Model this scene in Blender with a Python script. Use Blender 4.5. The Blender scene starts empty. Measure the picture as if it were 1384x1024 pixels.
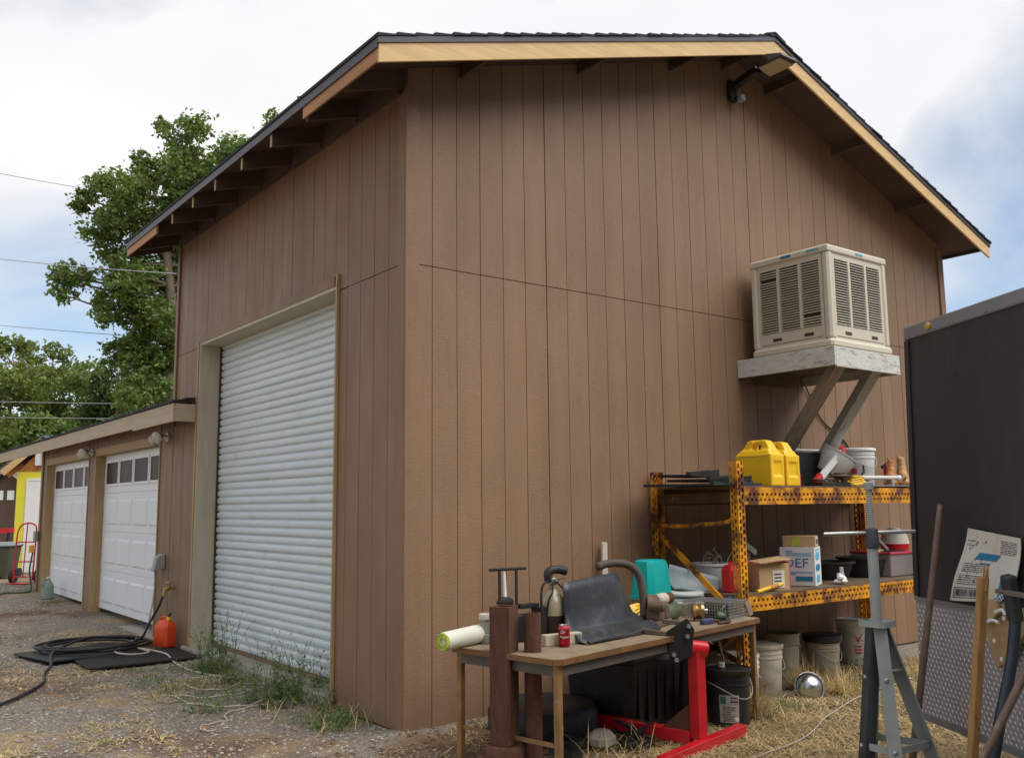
import bpy, math, random
from mathutils import Vector, Matrix, noise

random.seed(7)
R = math.radians
scene = bpy.context.scene
COL = scene.collection

# ---------------------------------------------------------------- camera
cam_data = bpy.data.cameras.new('camera')
cam_data.sensor_width = 36.0
cam_data.lens = 36.0 * 1253.24 / 1384.0
cam_data.clip_end = 2000
cam_data.clip_start = 0.05
cam = bpy.data.objects.new('camera', cam_data)
COL.objects.link(cam)
_yaw, _pitch, _roll = 0.6512, 0.1347, -0.0107
_f = Vector((math.sin(_yaw) * math.cos(_pitch), math.cos(_yaw) * math.cos(_pitch), math.sin(_pitch)))
_r0 = Vector((math.cos(_yaw), -math.sin(_yaw), 0))
_u0 = _r0.cross(_f)
_r = _r0 * math.cos(_roll) + _u0 * math.sin(_roll)
_u = -_r0 * math.sin(_roll) + _u0 * math.cos(_roll)
cam.matrix_world = Matrix(((_r.x, _u.x, -_f.x, -3.1366), (_r.y, _u.y, -_f.y, -5.2735), (_r.z, _u.z, -_f.z, 1.4224), (0, 0, 0, 1)))
scene.camera = cam

# ---------------------------------------------------------------- world and sun
SUN_EL, SUN_AZ = R(52), math.atan2(0.30, -0.62)      # azimuth measured from +Y towards +X
world = bpy.data.worlds.new('World')
scene.world = world
world.use_nodes = True
wn, wl = world.node_tree.nodes, world.node_tree.links
wn.clear()
w_out = wn.new('ShaderNodeOutputWorld')
w_bg = wn.new('ShaderNodeBackground')
w_bg.inputs['Strength'].default_value = 0.10
w_sky = wn.new('ShaderNodeTexSky')
w_sky.sky_type = 'NISHITA'
w_sky.sun_disc = False
w_sky.sun_elevation = SUN_EL
w_sky.sun_rotation = SUN_AZ
w_sky.air_density = 1.0
w_sky.dust_density = 0.2
w_sky.ozone_density = 1.6
w_tc = wn.new('ShaderNodeTexCoord')
w_map = wn.new('ShaderNodeMapping')
w_map.inputs['Location'].default_value = (16.01, 3.87, 6.2)
w_map.inputs['Scale'].default_value = (1.0, 1.0, 1.9)
w_n1 = wn.new('ShaderNodeTexNoise')
w_n1.inputs['Scale'].default_value = 1.25
w_n1.inputs['Detail'].default_value = 9
w_n1.inputs['Roughness'].default_value = 0.52
w_n1.inputs['Distortion'].default_value = 0.35
w_rmp = wn.new('ShaderNodeValToRGB')
w_rmp.color_ramp.elements[0].position = 0.41
w_rmp.color_ramp.elements[0].color = (0.0, 0.0, 0.0, 1)
w_rmp.color_ramp.elements[1].position = 0.545
w_rmp.color_ramp.elements[1].color = (1, 1, 1, 1)
w_n2 = wn.new('ShaderNodeTexNoise')
w_n2.inputs['Scale'].default_value = 2.6
w_n2.inputs['Detail'].default_value = 6
w_rm2 = wn.new('ShaderNodeValToRGB')
w_rm2.color_ramp.elements[0].position = 0.3
w_rm2.color_ramp.elements[0].color = (6.3, 6.4, 6.5, 1)
w_rm2.color_ramp.elements[1].position = 0.62
w_rm2.color_ramp.elements[1].color = (6.9, 6.92, 6.95, 1)
w_mix = wn.new('ShaderNodeMix')
w_mix.data_type = 'RGBA'
wl.new(w_tc.outputs['Generated'], w_map.inputs['Vector'])
wl.new(w_map.outputs['Vector'], w_n1.inputs['Vector'])
wl.new(w_map.outputs['Vector'], w_n2.inputs['Vector'])
wl.new(w_n1.outputs['Fac'], w_rmp.inputs['Fac'])
wl.new(w_n2.outputs['Fac'], w_rm2.inputs['Fac'])
wl.new(w_rmp.outputs['Color'], w_mix.inputs['Factor'])
wl.new(w_sky.outputs['Color'], w_mix.inputs['A'])
wl.new(w_rm2.outputs['Color'], w_mix.inputs['B'])
wl.new(w_mix.outputs['Result'], w_bg.inputs['Color'])
wl.new(w_bg.outputs['Background'], w_out.inputs['Surface'])

sun_d = bpy.data.lights.new('sun', 'SUN')
sun_d.energy = 2.5
sun_d.angle = R(60)
sun_d.color = (1.0, 0.96, 0.9)
sun = bpy.data.objects.new('sun', sun_d)
COL.objects.link(sun)
_to = Vector((math.sin(SUN_AZ) * math.cos(SUN_EL), math.cos(SUN_AZ) * math.cos(SUN_EL), math.sin(SUN_EL)))
sun.rotation_euler = _to.to_track_quat('Z', 'Y').to_euler()
sun.location = _to * 60

vs = scene.view_settings
vs.view_transform = 'Standard'
vs.look = 'None'
vs.exposure = 0.52
vs.gamma = 1.0
vs.use_curve_mapping = False
scene.cycles.max_bounces = 8
scene.cycles.transparent_max_bounces = 12

# ---------------------------------------------------------------- materials
MATS = {}


def mat(name, col, rough=0.65, metal=0.0, var=0.15, vs_=5.0, stretch=(1, 1, 1), bump=0.0, bs=40.0, spot=None, spot2=None,
        spec=0.4, coat=0.0, trans=0.0, emis=None, island=0.0, objvar=0.0):
    """procedural principled material: base colour with noise variation, optional patches (colour, scale, threshold, softness), bump"""
    m = bpy.data.materials.new(name)
    m.use_nodes = True
    nt = m.node_tree
    n, l = nt.nodes, nt.links
    b = n['Principled BSDF']
    b.inputs['Roughness'].default_value = rough
    b.inputs['Metallic'].default_value = metal
    b.inputs['Specular IOR Level'].default_value = spec
    b.inputs['Coat Weight'].default_value = coat
    b.inputs['Transmission Weight'].default_value = trans
    tc = n.new('ShaderNodeTexCoord')
    oi = n.new('ShaderNodeObjectInfo')
    mul = n.new('ShaderNodeVectorMath'); mul.operation = 'SCALE'
    mul.inputs[0].default_value = (37.3, 19.1, 53.7)
    l.new(oi.outputs['Random'], mul.inputs['Scale'])
    add = n.new('ShaderNodeVectorMath'); add.operation = 'ADD'
    l.new(tc.outputs['Object'], add.inputs[0]); l.new(mul.outputs[0], add.inputs[1])
    mp = n.new('ShaderNodeMapping'); mp.inputs['Scale'].default_value = stretch
    l.new(add.outputs[0], mp.inputs['Vector'])
    vec = mp.outputs['Vector']
    nz = n.new('ShaderNodeTexNoise'); nz.inputs['Scale'].default_value = vs_; nz.inputs['Detail'].default_value = 6
    nz.inputs['Roughness'].default_value = 0.6
    l.new(vec, nz.inputs['Vector'])
    rp = n.new('ShaderNodeValToRGB')
    rp.color_ramp.elements[0].position = 0.28; rp.color_ramp.elements[1].position = 0.72
    lo = [max(0, c * (1 - var)) for c in col]; hi = [min(1, c * (1 + var)) for c in col]
    rp.color_ramp.elements[0].color = (*lo, 1); rp.color_ramp.elements[1].color = (*hi, 1)
    l.new(nz.outputs['Fac'], rp.inputs['Fac'])
    out = rp.outputs['Color']
    for sp in (spot, spot2):
        if sp:
            c2, sc, th, soft = sp[:4]
            n3 = n.new('ShaderNodeTexNoise'); n3.inputs['Scale'].default_value = sc; n3.inputs['Detail'].default_value = 8
            n3.inputs['Roughness'].default_value = 0.74
            l.new(vec, n3.inputs['Vector'])
            mr = n.new('ShaderNodeMapRange'); mr.inputs['From Min'].default_value = th; mr.inputs['From Max'].default_value = th + soft
            l.new(n3.outputs['Fac'], mr.inputs['Value'])
            mx = n.new('ShaderNodeMix'); mx.data_type = 'RGBA'
            l.new(mr.outputs['Result'], mx.inputs['Factor']); l.new(out, mx.inputs['A']); mx.inputs['B'].default_value = (*c2, 1)
            out = mx.outputs['Result']
    if island or objvar:
        hsv = n.new('ShaderNodeHueSaturation')
        mr = n.new('ShaderNodeMapRange')
        k = island or objvar
        mr.inputs['To Min'].default_value = 1 - k; mr.inputs['To Max'].default_value = 1 + k
        if island:
            ge = n.new('ShaderNodeNewGeometry'); l.new(ge.outputs['Random Per Island'], mr.inputs['Value'])
        else:
            l.new(oi.outputs['Random'], mr.inputs['Value'])
        l.new(mr.outputs['Result'], hsv.inputs['Value']); l.new(out, hsv.inputs['Color'])
        out = hsv.outputs['Color']
    l.new(out, b.inputs['Base Color'])
    if bump:
        nb = n.new('ShaderNodeTexNoise'); nb.inputs['Scale'].default_value = bs; nb.inputs['Detail'].default_value = 5
        l.new(vec, nb.inputs['Vector'])
        bp = n.new('ShaderNodeBump'); bp.inputs['Strength'].default_value = bump; bp.inputs['Distance'].default_value = 0.01
        l.new(nb.outputs['Fac'], bp.inputs['Height']); l.new(bp.outputs['Normal'], b.inputs['Normal'])
    if emis:
        b.inputs['Emission Color'].default_value = (*emis[0], 1); b.inputs['Emission Strength'].default_value = emis[1]
    MATS[name] = m
    return m


RUST = (0.11, 0.035, 0.014)


def siding_material(name, col):
    """rough-sawn painted plywood: saw-mark relief, faded patches, vertical streaks, pale scuffs"""
    m = bpy.data.materials.new(name)
    m.use_nodes = True
    n, l = m.node_tree.nodes, m.node_tree.links
    b = n['Principled BSDF']
    b.inputs['Roughness'].default_value = 0.55
    b.inputs['Specular IOR Level'].default_value = 0.3
    tc = n.new('ShaderNodeTexCoord'); oi = n.new('ShaderNodeObjectInfo')

    def nz(sc, stretch, detail=5, rough=0.6, off=False):
        mp = n.new('ShaderNodeMapping'); mp.inputs['Scale'].default_value = stretch
        l.new(tc.outputs['Object'], mp.inputs['Vector'])
        if off:
            sv = n.new('ShaderNodeVectorMath'); sv.operation = 'SCALE'; sv.inputs[0].default_value = (31.7, 17.3, 47.9)
            l.new(oi.outputs['Random'], sv.inputs['Scale']); l.new(sv.outputs[0], mp.inputs['Location'])
        q = n.new('ShaderNodeTexNoise'); q.inputs['Scale'].default_value = sc; q.inputs['Detail'].default_value = detail; q.inputs['Roughness'].default_value = rough
        l.new(mp.outputs['Vector'], q.inputs['Vector'])
        return q.outputs['Fac']

    def rng(fac, a0, a1, b0, b1):
        mr = n.new('ShaderNodeMapRange'); mr.inputs['From Min'].default_value = a0; mr.inputs['From Max'].default_value = a1
        mr.inputs['To Min'].default_value = b0; mr.inputs['To Max'].default_value = b1
        l.new(fac, mr.inputs['Value'])
        return mr.outputs['Result']

    def mul(a_, b_):
        q = n.new('ShaderNodeMath'); q.operation = 'MULTIPLY'; l.new(a_, q.inputs[0]); l.new(b_, q.inputs[1])
        return q.outputs[0]
    v = mul(rng(nz(0.7, (1, 1, .7), 5, .65), .3, .7, .88, 1.12), rng(nz(7, (1, 1, .12), 4, off=True), .3, .7, .95, 1.05))
    v = mul(v, rng(nz(3.2, (1, 1, .10), 5, .65), .35, .7, .93, 1.10))
    v = mul(v, rng(nz(26, (1, 1, 5), 3, .7), .3, .75, .90, 1.12))
    v = mul(v, rng(oi.outputs['Random'], 0, 1, .975, 1.025))
    hs = n.new('ShaderNodeHueSaturation'); hs.inputs['Color'].default_value = (*col, 1)
    l.new(v, hs.inputs['Value'])
    mx = n.new('ShaderNodeMix'); mx.data_type = 'RGBA'
    l.new(rng(nz(46, (1, 1, 1.6), 2, .5, True), .735, .765, 0, .8), mx.inputs['Factor'])
    l.new(hs.outputs['Color'], mx.inputs['A']); mx.inputs['B'].default_value = (0.42, 0.33, 0.25, 1)
    l.new(mx.outputs['Result'], b.inputs['Base Color'])
    ad = n.new('ShaderNodeMath'); ad.operation = 'ADD'
    l.new(nz(30, (.8, .8, 6), 4, .7, True), ad.inputs[0]); l.new(rng(nz(14, (1, 1, .3), 5, .6, True), .3, .7, 0, .35), ad.inputs[1])
    bp = n.new('ShaderNodeBump'); bp.inputs['Strength'].default_value = 0.32; bp.inputs['Distance'].default_value = 0.008
    l.new(ad.outputs[0], bp.inputs['Height']); l.new(bp.outputs['Normal'], b.inputs['Normal'])
    l.new(rng(nz(4, (1, 1, .4), 4), .3, .7, .45, .65), b.inputs['Roughness'])
    MATS[name] = m


siding_material('siding', (0.252, 0.150, 0.088))
siding_material('trim_brown', (0.25, 0.148, 0.086))
mat('groove_dark', (0.07, 0.045, 0.03), 0.8, var=0.1)
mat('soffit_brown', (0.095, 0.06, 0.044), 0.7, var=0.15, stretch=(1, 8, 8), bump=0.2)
mat('raw_pine', (0.66, 0.44, 0.20), 0.6, var=0.14, vs_=3, stretch=(1, 14, 14), bump=0.15, objvar=0.05)
mat('raw_pine_orange', (0.47, 0.22, 0.09), 0.6, var=0.2, vs_=3, stretch=(10, 1, 10), bump=0.15, spot=((0.2, 0.12, 0.08), 9, 0.56, 0.12))
mat('weathered_cream', (0.50, 0.44, 0.33), 0.65, var=0.12, vs_=3, stretch=(6, 6, 1), bump=0.2, spot=((0.22, 0.17, 0.11), 18, 0.68, 0.05))
mat('tan_wood', (0.42, 0.28, 0.14), 0.65, var=0.16, vs_=3, stretch=(10, 10, 1), bump=0.2)
mat('fascia_tan', (0.47, 0.36, 0.24), 0.65, var=0.10, vs_=2, stretch=(10, 1, 10), bump=0.15)
mat('shingle', (0.035, 0.035, 0.042), 0.9, var=0.3, vs_=60, bump=0.6, bs=150)
mat('drip_edge', (0.055, 0.045, 0.055), 0.45, var=0.1)
mat('door_metal', (0.66, 0.715, 0.725), 0.42, var=0.06, vs_=3, spec=0.5, stretch=(1, .35, 1), spot=((0.48, 0.50, 0.50), 5, 0.56, 0.2), spot2=((0.36, 0.33, 0.29), 30, 0.70, 0.1))
mat('door_white', (0.80, 0.815, 0.83), 0.45, var=0.03, vs_=3)
mat('concrete', (0.36, 0.32, 0.27), 0.9, var=0.2, vs_=9, bump=0.4, bs=60, spot=((0.18, 0.15, 0.12), 7, 0.55, 0.15))
mat('window_glass', (0.07, 0.048, 0.037), 0.35, var=0.5, vs_=2, spec=0.04)
mat('black_rubber', (0.022, 0.022, 0.024), 0.55, var=0.25, bump=0.1)
mat('black_plastic', (0.02, 0.02, 0.022), 0.42, var=0.3, bump=0.05, spot=((0.08, 0.075, 0.07), 9, 0.58, 0.2))
mat('matte_black', (0.016, 0.014, 0.013), 0.75, var=0.3, spot=((0.05, 0.04, 0.03), 7, 0.6, 0.2))
mat('grey_plastic', (0.30, 0.31, 0.31), 0.5, var=0.1)
mat('brass', (0.45, 0.30, 0.12), 0.4, metal=0.9, var=0.2)
mat('gas_red', (0.72, 0.075, 0.018), 0.38, var=0.08)
mat('yellow_plastic', (0.86, 0.52, 0.012), 0.36, var=0.05, spot=((0.5, 0.33, 0.06), 9, 0.72, 0.12), spec=0.5)
mat('cooler_cream', (0.62, 0.565, 0.44), 0.42, var=0.06, vs_=3, spot=((0.40, 0.33, 0.22), 7, 0.66, 0.14))
mat('cooler_pad', (0.085, 0.07, 0.05), 0.95, var=0.35, vs_=9, spot=((0.17, 0.14, 0.09), 6, 0.55, 0.12))
mat('white_flaking', (0.62, 0.62, 0.58), 0.6, var=0.1, vs_=4, stretch=(2, 2, 8), bump=0.4, spot=((0.30, 0.25, 0.19), 5, 0.54, 0.08))
mat('grey_flaking', (0.42, 0.42, 0.40), 0.75, var=0.16, vs_=4, stretch=(1.5, 10, 10), bump=0.4, spot=((0.15, 0.13, 0.10), 4, 0.57, 0.05))
mat('weathered_wood', (0.36, 0.31, 0.25), 0.85, var=0.3, vs_=5, stretch=(1, 14, 14), bump=0.5, spot=((0.16, 0.13, 0.095), 4, 0.55, 0.12))
mat('plywood', (0.13, 0.09, 0.055), 0.8, var=0.25, vs_=4, bump=0.2)
mat('rack_yellow', (0.74, 0.31, 0.010), 0.5, var=0.2, vs_=7, bump=0.2, spot=(RUST, 5.0, 0.44, 0.14), spot2=((0.05, 0.02, 0.009), 15, 0.62, 0.1))
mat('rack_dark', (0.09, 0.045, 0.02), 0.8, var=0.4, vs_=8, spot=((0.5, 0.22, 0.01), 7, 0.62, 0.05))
mat('rust', (0.105, 0.042, 0.025), 0.85, var=0.3, vs_=9, bump=0.5, bs=60, stretch=(3, 3, 1), spot=((0.17, 0.065, 0.032), 7, 0.55, 0.2), spot2=((0.05, 0.026, 0.02), 14, 0.6, 0.1))
mat('engine_red', (0.62, 0.012, 0.022), 0.35, var=0.12, vs_=5, coat=0.2, spot=((0.16, 0.03, 0.015), 8, 0.66, 0.1))
mat('bright_red', (0.60, 0.02, 0.025), 0.4, var=0.1)
mat('jack_grey', (0.33, 0.35, 0.335), 0.5, var=0.13, vs_=6, bump=0.1, spot=((0.10, 0.085, 0.07), 16, 0.66, 0.06))
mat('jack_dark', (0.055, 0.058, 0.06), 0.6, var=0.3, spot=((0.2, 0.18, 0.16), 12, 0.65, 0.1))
mat('steel', (0.55, 0.55, 0.54), 0.32, metal=1.0, var=0.12, vs_=9, spot=((0.2, 0.16, 0.13), 14, 0.7, 0.1))
mat('galvanised', (0.48, 0.49, 0.49), 0.42, metal=0.85, var=0.12, vs_=12, bump=0.1)
mat('tread_plate', (0.36, 0.335, 0.325), 0.42, metal=0.15, var=0.14, vs_=4, spot=((0.22, 0.19, 0.17), 5, 0.55, 0.2))
mat('lug_metal', (0.80, 0.78, 0.76), 0.35, metal=0.1, var=0.1)
mat('trailer_black', (0.030, 0.030, 0.033), 0.42, var=0.22, vs_=1.5, spec=0.4, stretch=(1, 1, .4), bump=0.04, bs=3, spot=((0.062, 0.057, 0.053), 2.2, 0.48, 0.25), spot2=((0.11, 0.10, 0.09), 60, 0.72, 0.04))
mat('trailer_rail', (0.27, 0.29, 0.31), 0.4, metal=0.5, var=0.1)
mat('amber', (0.6, 0.33, 0.05), 0.25, var=0.1)
mat('pipe_rust_pale', (0.22, 0.145, 0.11), 0.6, metal=0.2, var=0.22, vs_=7, spot=((0.33, 0.27, 0.23), 10, 0.55, 0.15))
mat('pipe_blue', (0.065, 0.078, 0.105), 0.42, metal=0.4, var=0.25, spot=((0.14, 0.15, 0.17), 10, 0.6, 0.15))
mat('stake_wood', (0.44, 0.235, 0.085), 0.7, var=0.28, vs_=4, stretch=(14, 14, 1), bump=0.4)
mat('cardboard', (0.47, 0.32, 0.17), 0.85, var=0.10, vs_=6, bump=0.1)
mat('cardboard_wet', (0.40, 0.26, 0.13), 0.9, var=0.2, vs_=12, bump=0.5)
mat('paper_white', (0.70, 0.66, 0.58), 0.8, var=0.06, spot=((0.52, 0.40, 0.24), 6, 0.58, 0.25))
mat('carton_white', (0.68, 0.69, 0.68), 0.75, var=0.05)
mat('print_blue', (0.02, 0.20, 0.36), 0.6, var=0.08)
mat('print_lightblue', (0.12, 0.42, 0.62), 0.6, var=0.08)
mat('print_dark', (0.06, 0.05, 0.06), 0.7, var=0.1)
mat('print_brown', (0.2, 0.1, 0.07), 0.7, var=0.1)
mat('print_green', (0.02, 0.14, 0.10), 0.6, var=0.1)
mat('teal_plastic', (0.0, 0.39, 0.37), 0.38, var=0.06, spec=0.45)
mat('white_plastic', (0.68, 0.68, 0.65), 0.42, var=0.06, spot=((0.42, 0.36, 0.27), 6, 0.62, 0.15))
mat('dirty_white', (0.55, 0.50, 0.41), 0.6, var=0.12, spot=((0.26, 0.16, 0.075), 5, 0.52, 0.16))
mat('cream_bucket', (0.40, 0.36, 0.28), 0.6, var=0.15, spot=((0.24, 0.13, 0.05), 6, 0.54, 0.15))
mat('pale_blue_plastic', (0.46, 0.53, 0.56), 0.4, var=0.08)
mat('paper_roll', (0.66, 0.65, 0.55), 0.7, var=0.06, spot=((0.5, 0.5, 0.42), 5, 0.6, 0.1))
mat('lime', (0.42, 0.50, 0.05), 0.7, var=0.3, vs_=40)
mat('glass_dusty', (0.36, 0.34, 0.27), 0.22, var=0.2, vs_=7, trans=0.35, spec=0.6)
mat('carboy_glass', (0.33, 0.28, 0.19), 0.2, var=0.25, vs_=6, spec=0.6, trans=0.15, spot=((0.2, 0.15, 0.1), 8, 0.55, 0.2))
mat('carboy_liquid', (0.032, 0.016, 0.010), 0.25, var=0.3, spec=0.5)
mat('can_red', (0.33, 0.004, 0.016), 0.28, metal=0.35, var=0.06)
mat('can_pink', (0.62, 0.07, 0.12), 0.3, metal=0.3, var=0.1)
mat('print_white', (0.82, 0.8, 0.78), 0.4, var=0.03)
mat('fender_black', (0.032, 0.034, 0.037), 0.38, var=0.25, vs_=5, bump=0.08, spot=((0.12, 0.125, 0.13), 3.5, 0.55, 0.25))
mat('hose_brown', (0.085, 0.065, 0.052), 0.7, var=0.2, bump=0.2)
mat('tool_green', (0.10, 0.135, 0.075), 0.5, var=0.2, spot=((0.2, 0.17, 0.12), 9, 0.6, 0.15))
mat('old_metal', (0.19, 0.135, 0.095), 0.6, metal=0.4, var=0.35, vs_=12, bump=0.3, spot=((0.09, 0.045, 0.025), 12, 0.55, 0.1))
mat('blue_metal', (0.06, 0.06, 0.14), 0.45, var=0.2)
mat('blue_plastic', (0.03, 0.12, 0.35), 0.45, var=0.1)
mat('table_top', (0.26, 0.195, 0.125), 0.75, var=0.2, vs_=8, bump=0.1, spot=((0.18, 0.12, 0.07), 6, 0.55, 0.15))
mat('table_edge', (0.19, 0.09, 0.032), 0.5, var=0.3, vs_=6, stretch=(1, 1, 1), spot=((0.08, 0.04, 0.02), 9, 0.56, 0.1))
mat('table_leg', (0.29, 0.155, 0.06), 0.55, metal=0.2, var=0.3, vs_=9, spot=((0.33, 0.28, 0.22), 12, 0.58, 0.1))
mat('apron_grey', (0.13, 0.11, 0.09), 0.7, var=0.2)
mat('bag_grey', (0.18, 0.17, 0.17), 0.35, var=0.25)
mat('clear_plastic', (0.42, 0.40, 0.40), 0.25, var=0.1, trans=0.55)
mat('carved_wood', (0.42, 0.17, 0.05), 0.55, var=0.3, vs_=7, spot=((0.2, 0.07, 0.025), 8, 0.56, 0.12))
mat('carved_wood_pale', (0.46, 0.26, 0.11), 0.6, var=0.25, vs_=7, spot=((0.24, 0.11, 0.04), 8, 0.56, 0.12))
mat('yellow_sheathing', (0.78, 0.70, 0.06), 0.6, var=0.05, vs_=1)
mat('orange_wood', (0.50, 0.20, 0.055), 0.7, var=0.2)
mat('shed_brown', (0.10, 0.062, 0.045), 0.7, var=0.15)
mat('roof_grey', (0.10, 0.105, 0.125), 0.8, var=0.2, vs_=20)
mat('bin_olive', (0.075, 0.08, 0.055), 0.6, var=0.15)
mat('bin_lid', (0.25, 0.28, 0.28), 0.5, var=0.1)
mat('jug_plastic', (0.30, 0.38, 0.33), 0.35, var=0.1, trans=0.3)
mat('hose_green', (0.02, 0.09, 0.055), 0.5, var=0.2)
mat('rope_pale', (0.50, 0.42, 0.36), 0.8, var=0.2, vs_=30)
mat('wire_grey', (0.36, 0.37, 0.37), 0.5, var=0.1)
mat('lamp_glass', (0.55, 0.52, 0.42), 0.25, var=0.1)
mat('led_lens', (0.50, 0.40, 0.24), 0.4, var=0.08, vs_=40)
mat('lamp_white', (0.62, 0.60, 0.55), 0.45, var=0.08)
mat('bark', (0.17, 0.125, 0.09), 0.95, var=0.35, vs_=4, stretch=(4, 4, 1), bump=0.8, bs=20)
mat('stem_green', (0.12, 0.16, 0.05), 0.7, var=0.2)
mat('pebbles', (0.29, 0.255, 0.22), 0.9, var=0.25, vs_=3, island=0.55)
mat('bark_chips', (0.17, 0.105, 0.06), 0.95, var=0.3, vs_=3, island=0.55)
mat('dead_leaf', (0.30, 0.17, 0.07), 0.8, var=0.25, island=0.4)


def leafmat(name, col, trans_col, k=0.35, vs_=0.5):
    m = bpy.data.materials.new(name)
    m.use_nodes = True
    n, l = m.node_tree.nodes, m.node_tree.links
    b = n['Principled BSDF']
    b.inputs['Roughness'].default_value = 0.5
    b.inputs['Specular IOR Level'].default_value = 0.35
    ge = n.new('ShaderNodeNewGeometry')
    rp = n.new('ShaderNodeValToRGB')
    e = rp.color_ramp.elements
    e[0].position = 0.0; e[0].color = (*[c * (1 - k) for c in col], 1)
    e[1].position = 1.0; e[1].color = (*[min(1, c * (1 + k)) for c in col], 1)
    l.new(ge.outputs['Random Per Island'], rp.inputs['Fac'])
    tc = n.new('ShaderNodeTexCoord')
    nz = n.new('ShaderNodeTexNoise'); nz.inputs['Scale'].default_value = vs_; nz.inputs['Detail'].default_value = 3
    l.new(tc.outputs['Object'], nz.inputs['Vector'])
    mr = n.new('ShaderNodeMapRange'); mr.inputs['From Min'].default_value = 0.3; mr.inputs['From Max'].default_value = 0.7
    mr.inputs['To Min'].default_value = 0.7; mr.inputs['To Max'].default_value = 1.3
    l.new(nz.outputs['Fac'], mr.inputs['Value'])
    hs = n.new('ShaderNodeHueSaturation')
    l.new(mr.outputs['Result'], hs.inputs['Value']); l.new(rp.outputs['Color'], hs.inputs['Color'])
    l.new(hs.outputs['Color'], b.inputs['Base Color'])
    tr = n.new('ShaderNodeBsdfTranslucent'); tr.inputs['Color'].default_value = (*trans_col, 1)
    mx = n.new('ShaderNodeMixShader'); mx.inputs['Fac'].default_value = 0.3
    out = n['Material Output']
    l.new(b.outputs[0], mx.inputs[1]); l.new(tr.outputs[0], mx.inputs[2]); l.new(mx.outputs[0], out.inputs['Surface'])
    MATS[name] = m


leafmat('leaf_mid', (0.115, 0.175, 0.042), (0.22, 0.31, 0.045))
leafmat('leaf_light', (0.135, 0.18, 0.038), (0.25, 0.31, 0.05))
leafmat('leaf_dark', (0.075, 0.12, 0.034), (0.12, 0.19, 0.03))
leafmat('weed_leaf', (0.13, 0.215, 0.065), (0.16, 0.26, 0.06), vs_=4)
leafmat('grass_green', (0.13, 0.20, 0.06), (0.16, 0.24, 0.06), k=0.4, vs_=2)
leafmat('straw', (0.66, 0.50, 0.25), (0.45, 0.33, 0.15), k=0.4, vs_=2)


def ground_material():
    m = bpy.data.materials.new('ground_dirt')
    m.use_nodes = True
    n, l = m.node_tree.nodes, m.node_tree.links
    b = n['Principled BSDF']
    b.inputs['Roughness'].default_value = 0.95
    b.inputs['Specular IOR Level'].default_value = 0.15
    tc = n.new('ShaderNodeTexCoord')

    def nz(s, d=6, r=0.6):
        q = n.new('ShaderNodeTexNoise'); q.inputs['Scale'].default_value = s; q.inputs['Detail'].default_value = d; q.inputs['Roughness'].default_value = r
        l.new(tc.outputs['Object'], q.inputs['Vector'])
        return q.outputs['Fac']

    def ramp(fac, stops):
        rp = n.new('ShaderNodeValToRGB')
        el = rp.color_ramp.elements
        while len(el) < len(stops): el.new(0.5)
        for e, (pos, c) in zip(el, stops): e.position = pos; e.color = (*c, 1)
        l.new(fac, rp.inputs['Fac'])
        return rp.outputs['Color']

    def mix(f, a, c):
        mx = n.new('ShaderNodeMix'); mx.data_type = 'RGBA'
        l.new(f, mx.inputs['Factor']); l.new(a, mx.inputs['A']); l.new(c, mx.inputs['B'])
        return mx.outputs['Result']
    gravel = ramp(nz(55, 3, 0.7), [(0.3, (0.10, 0.083, 0.068)), (0.5, (0.235, 0.20, 0.165)), (0.72, (0.41, 0.365, 0.315))])
    straw = ramp(nz(38, 5, 0.75), [(0.3, (0.19, 0.125, 0.06)), (0.55, (0.42, 0.30, 0.15)), (0.75, (0.56, 0.43, 0.24))])
    dirt = ramp(nz(30, 6, 0.7), [(0.3, (0.07, 0.043, 0.028)), (0.7, (0.20, 0.125, 0.08))])
    c = mix(ramp(nz(1.1, 4), [(0.51, (0, 0, 0)), (0.63, (.8, .8, .8))]), gravel, straw)
    c = mix(ramp(nz(0.8, 5), [(0.50, (0, 0, 0)), (0.64, (1, 1, 1))]), c, dirt)
    l.new(c, b.inputs['Base Color'])
    bp = n.new('ShaderNodeBump'); bp.inputs['Strength'].default_value = 0.7; bp.inputs['Distance'].default_value = 0.02
    l.new(nz(60, 6, 0.7), bp.inputs['Height']); l.new(bp.outputs['Normal'], b.inputs['Normal'])
    MATS['ground_dirt'] = m


ground_material()


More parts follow.
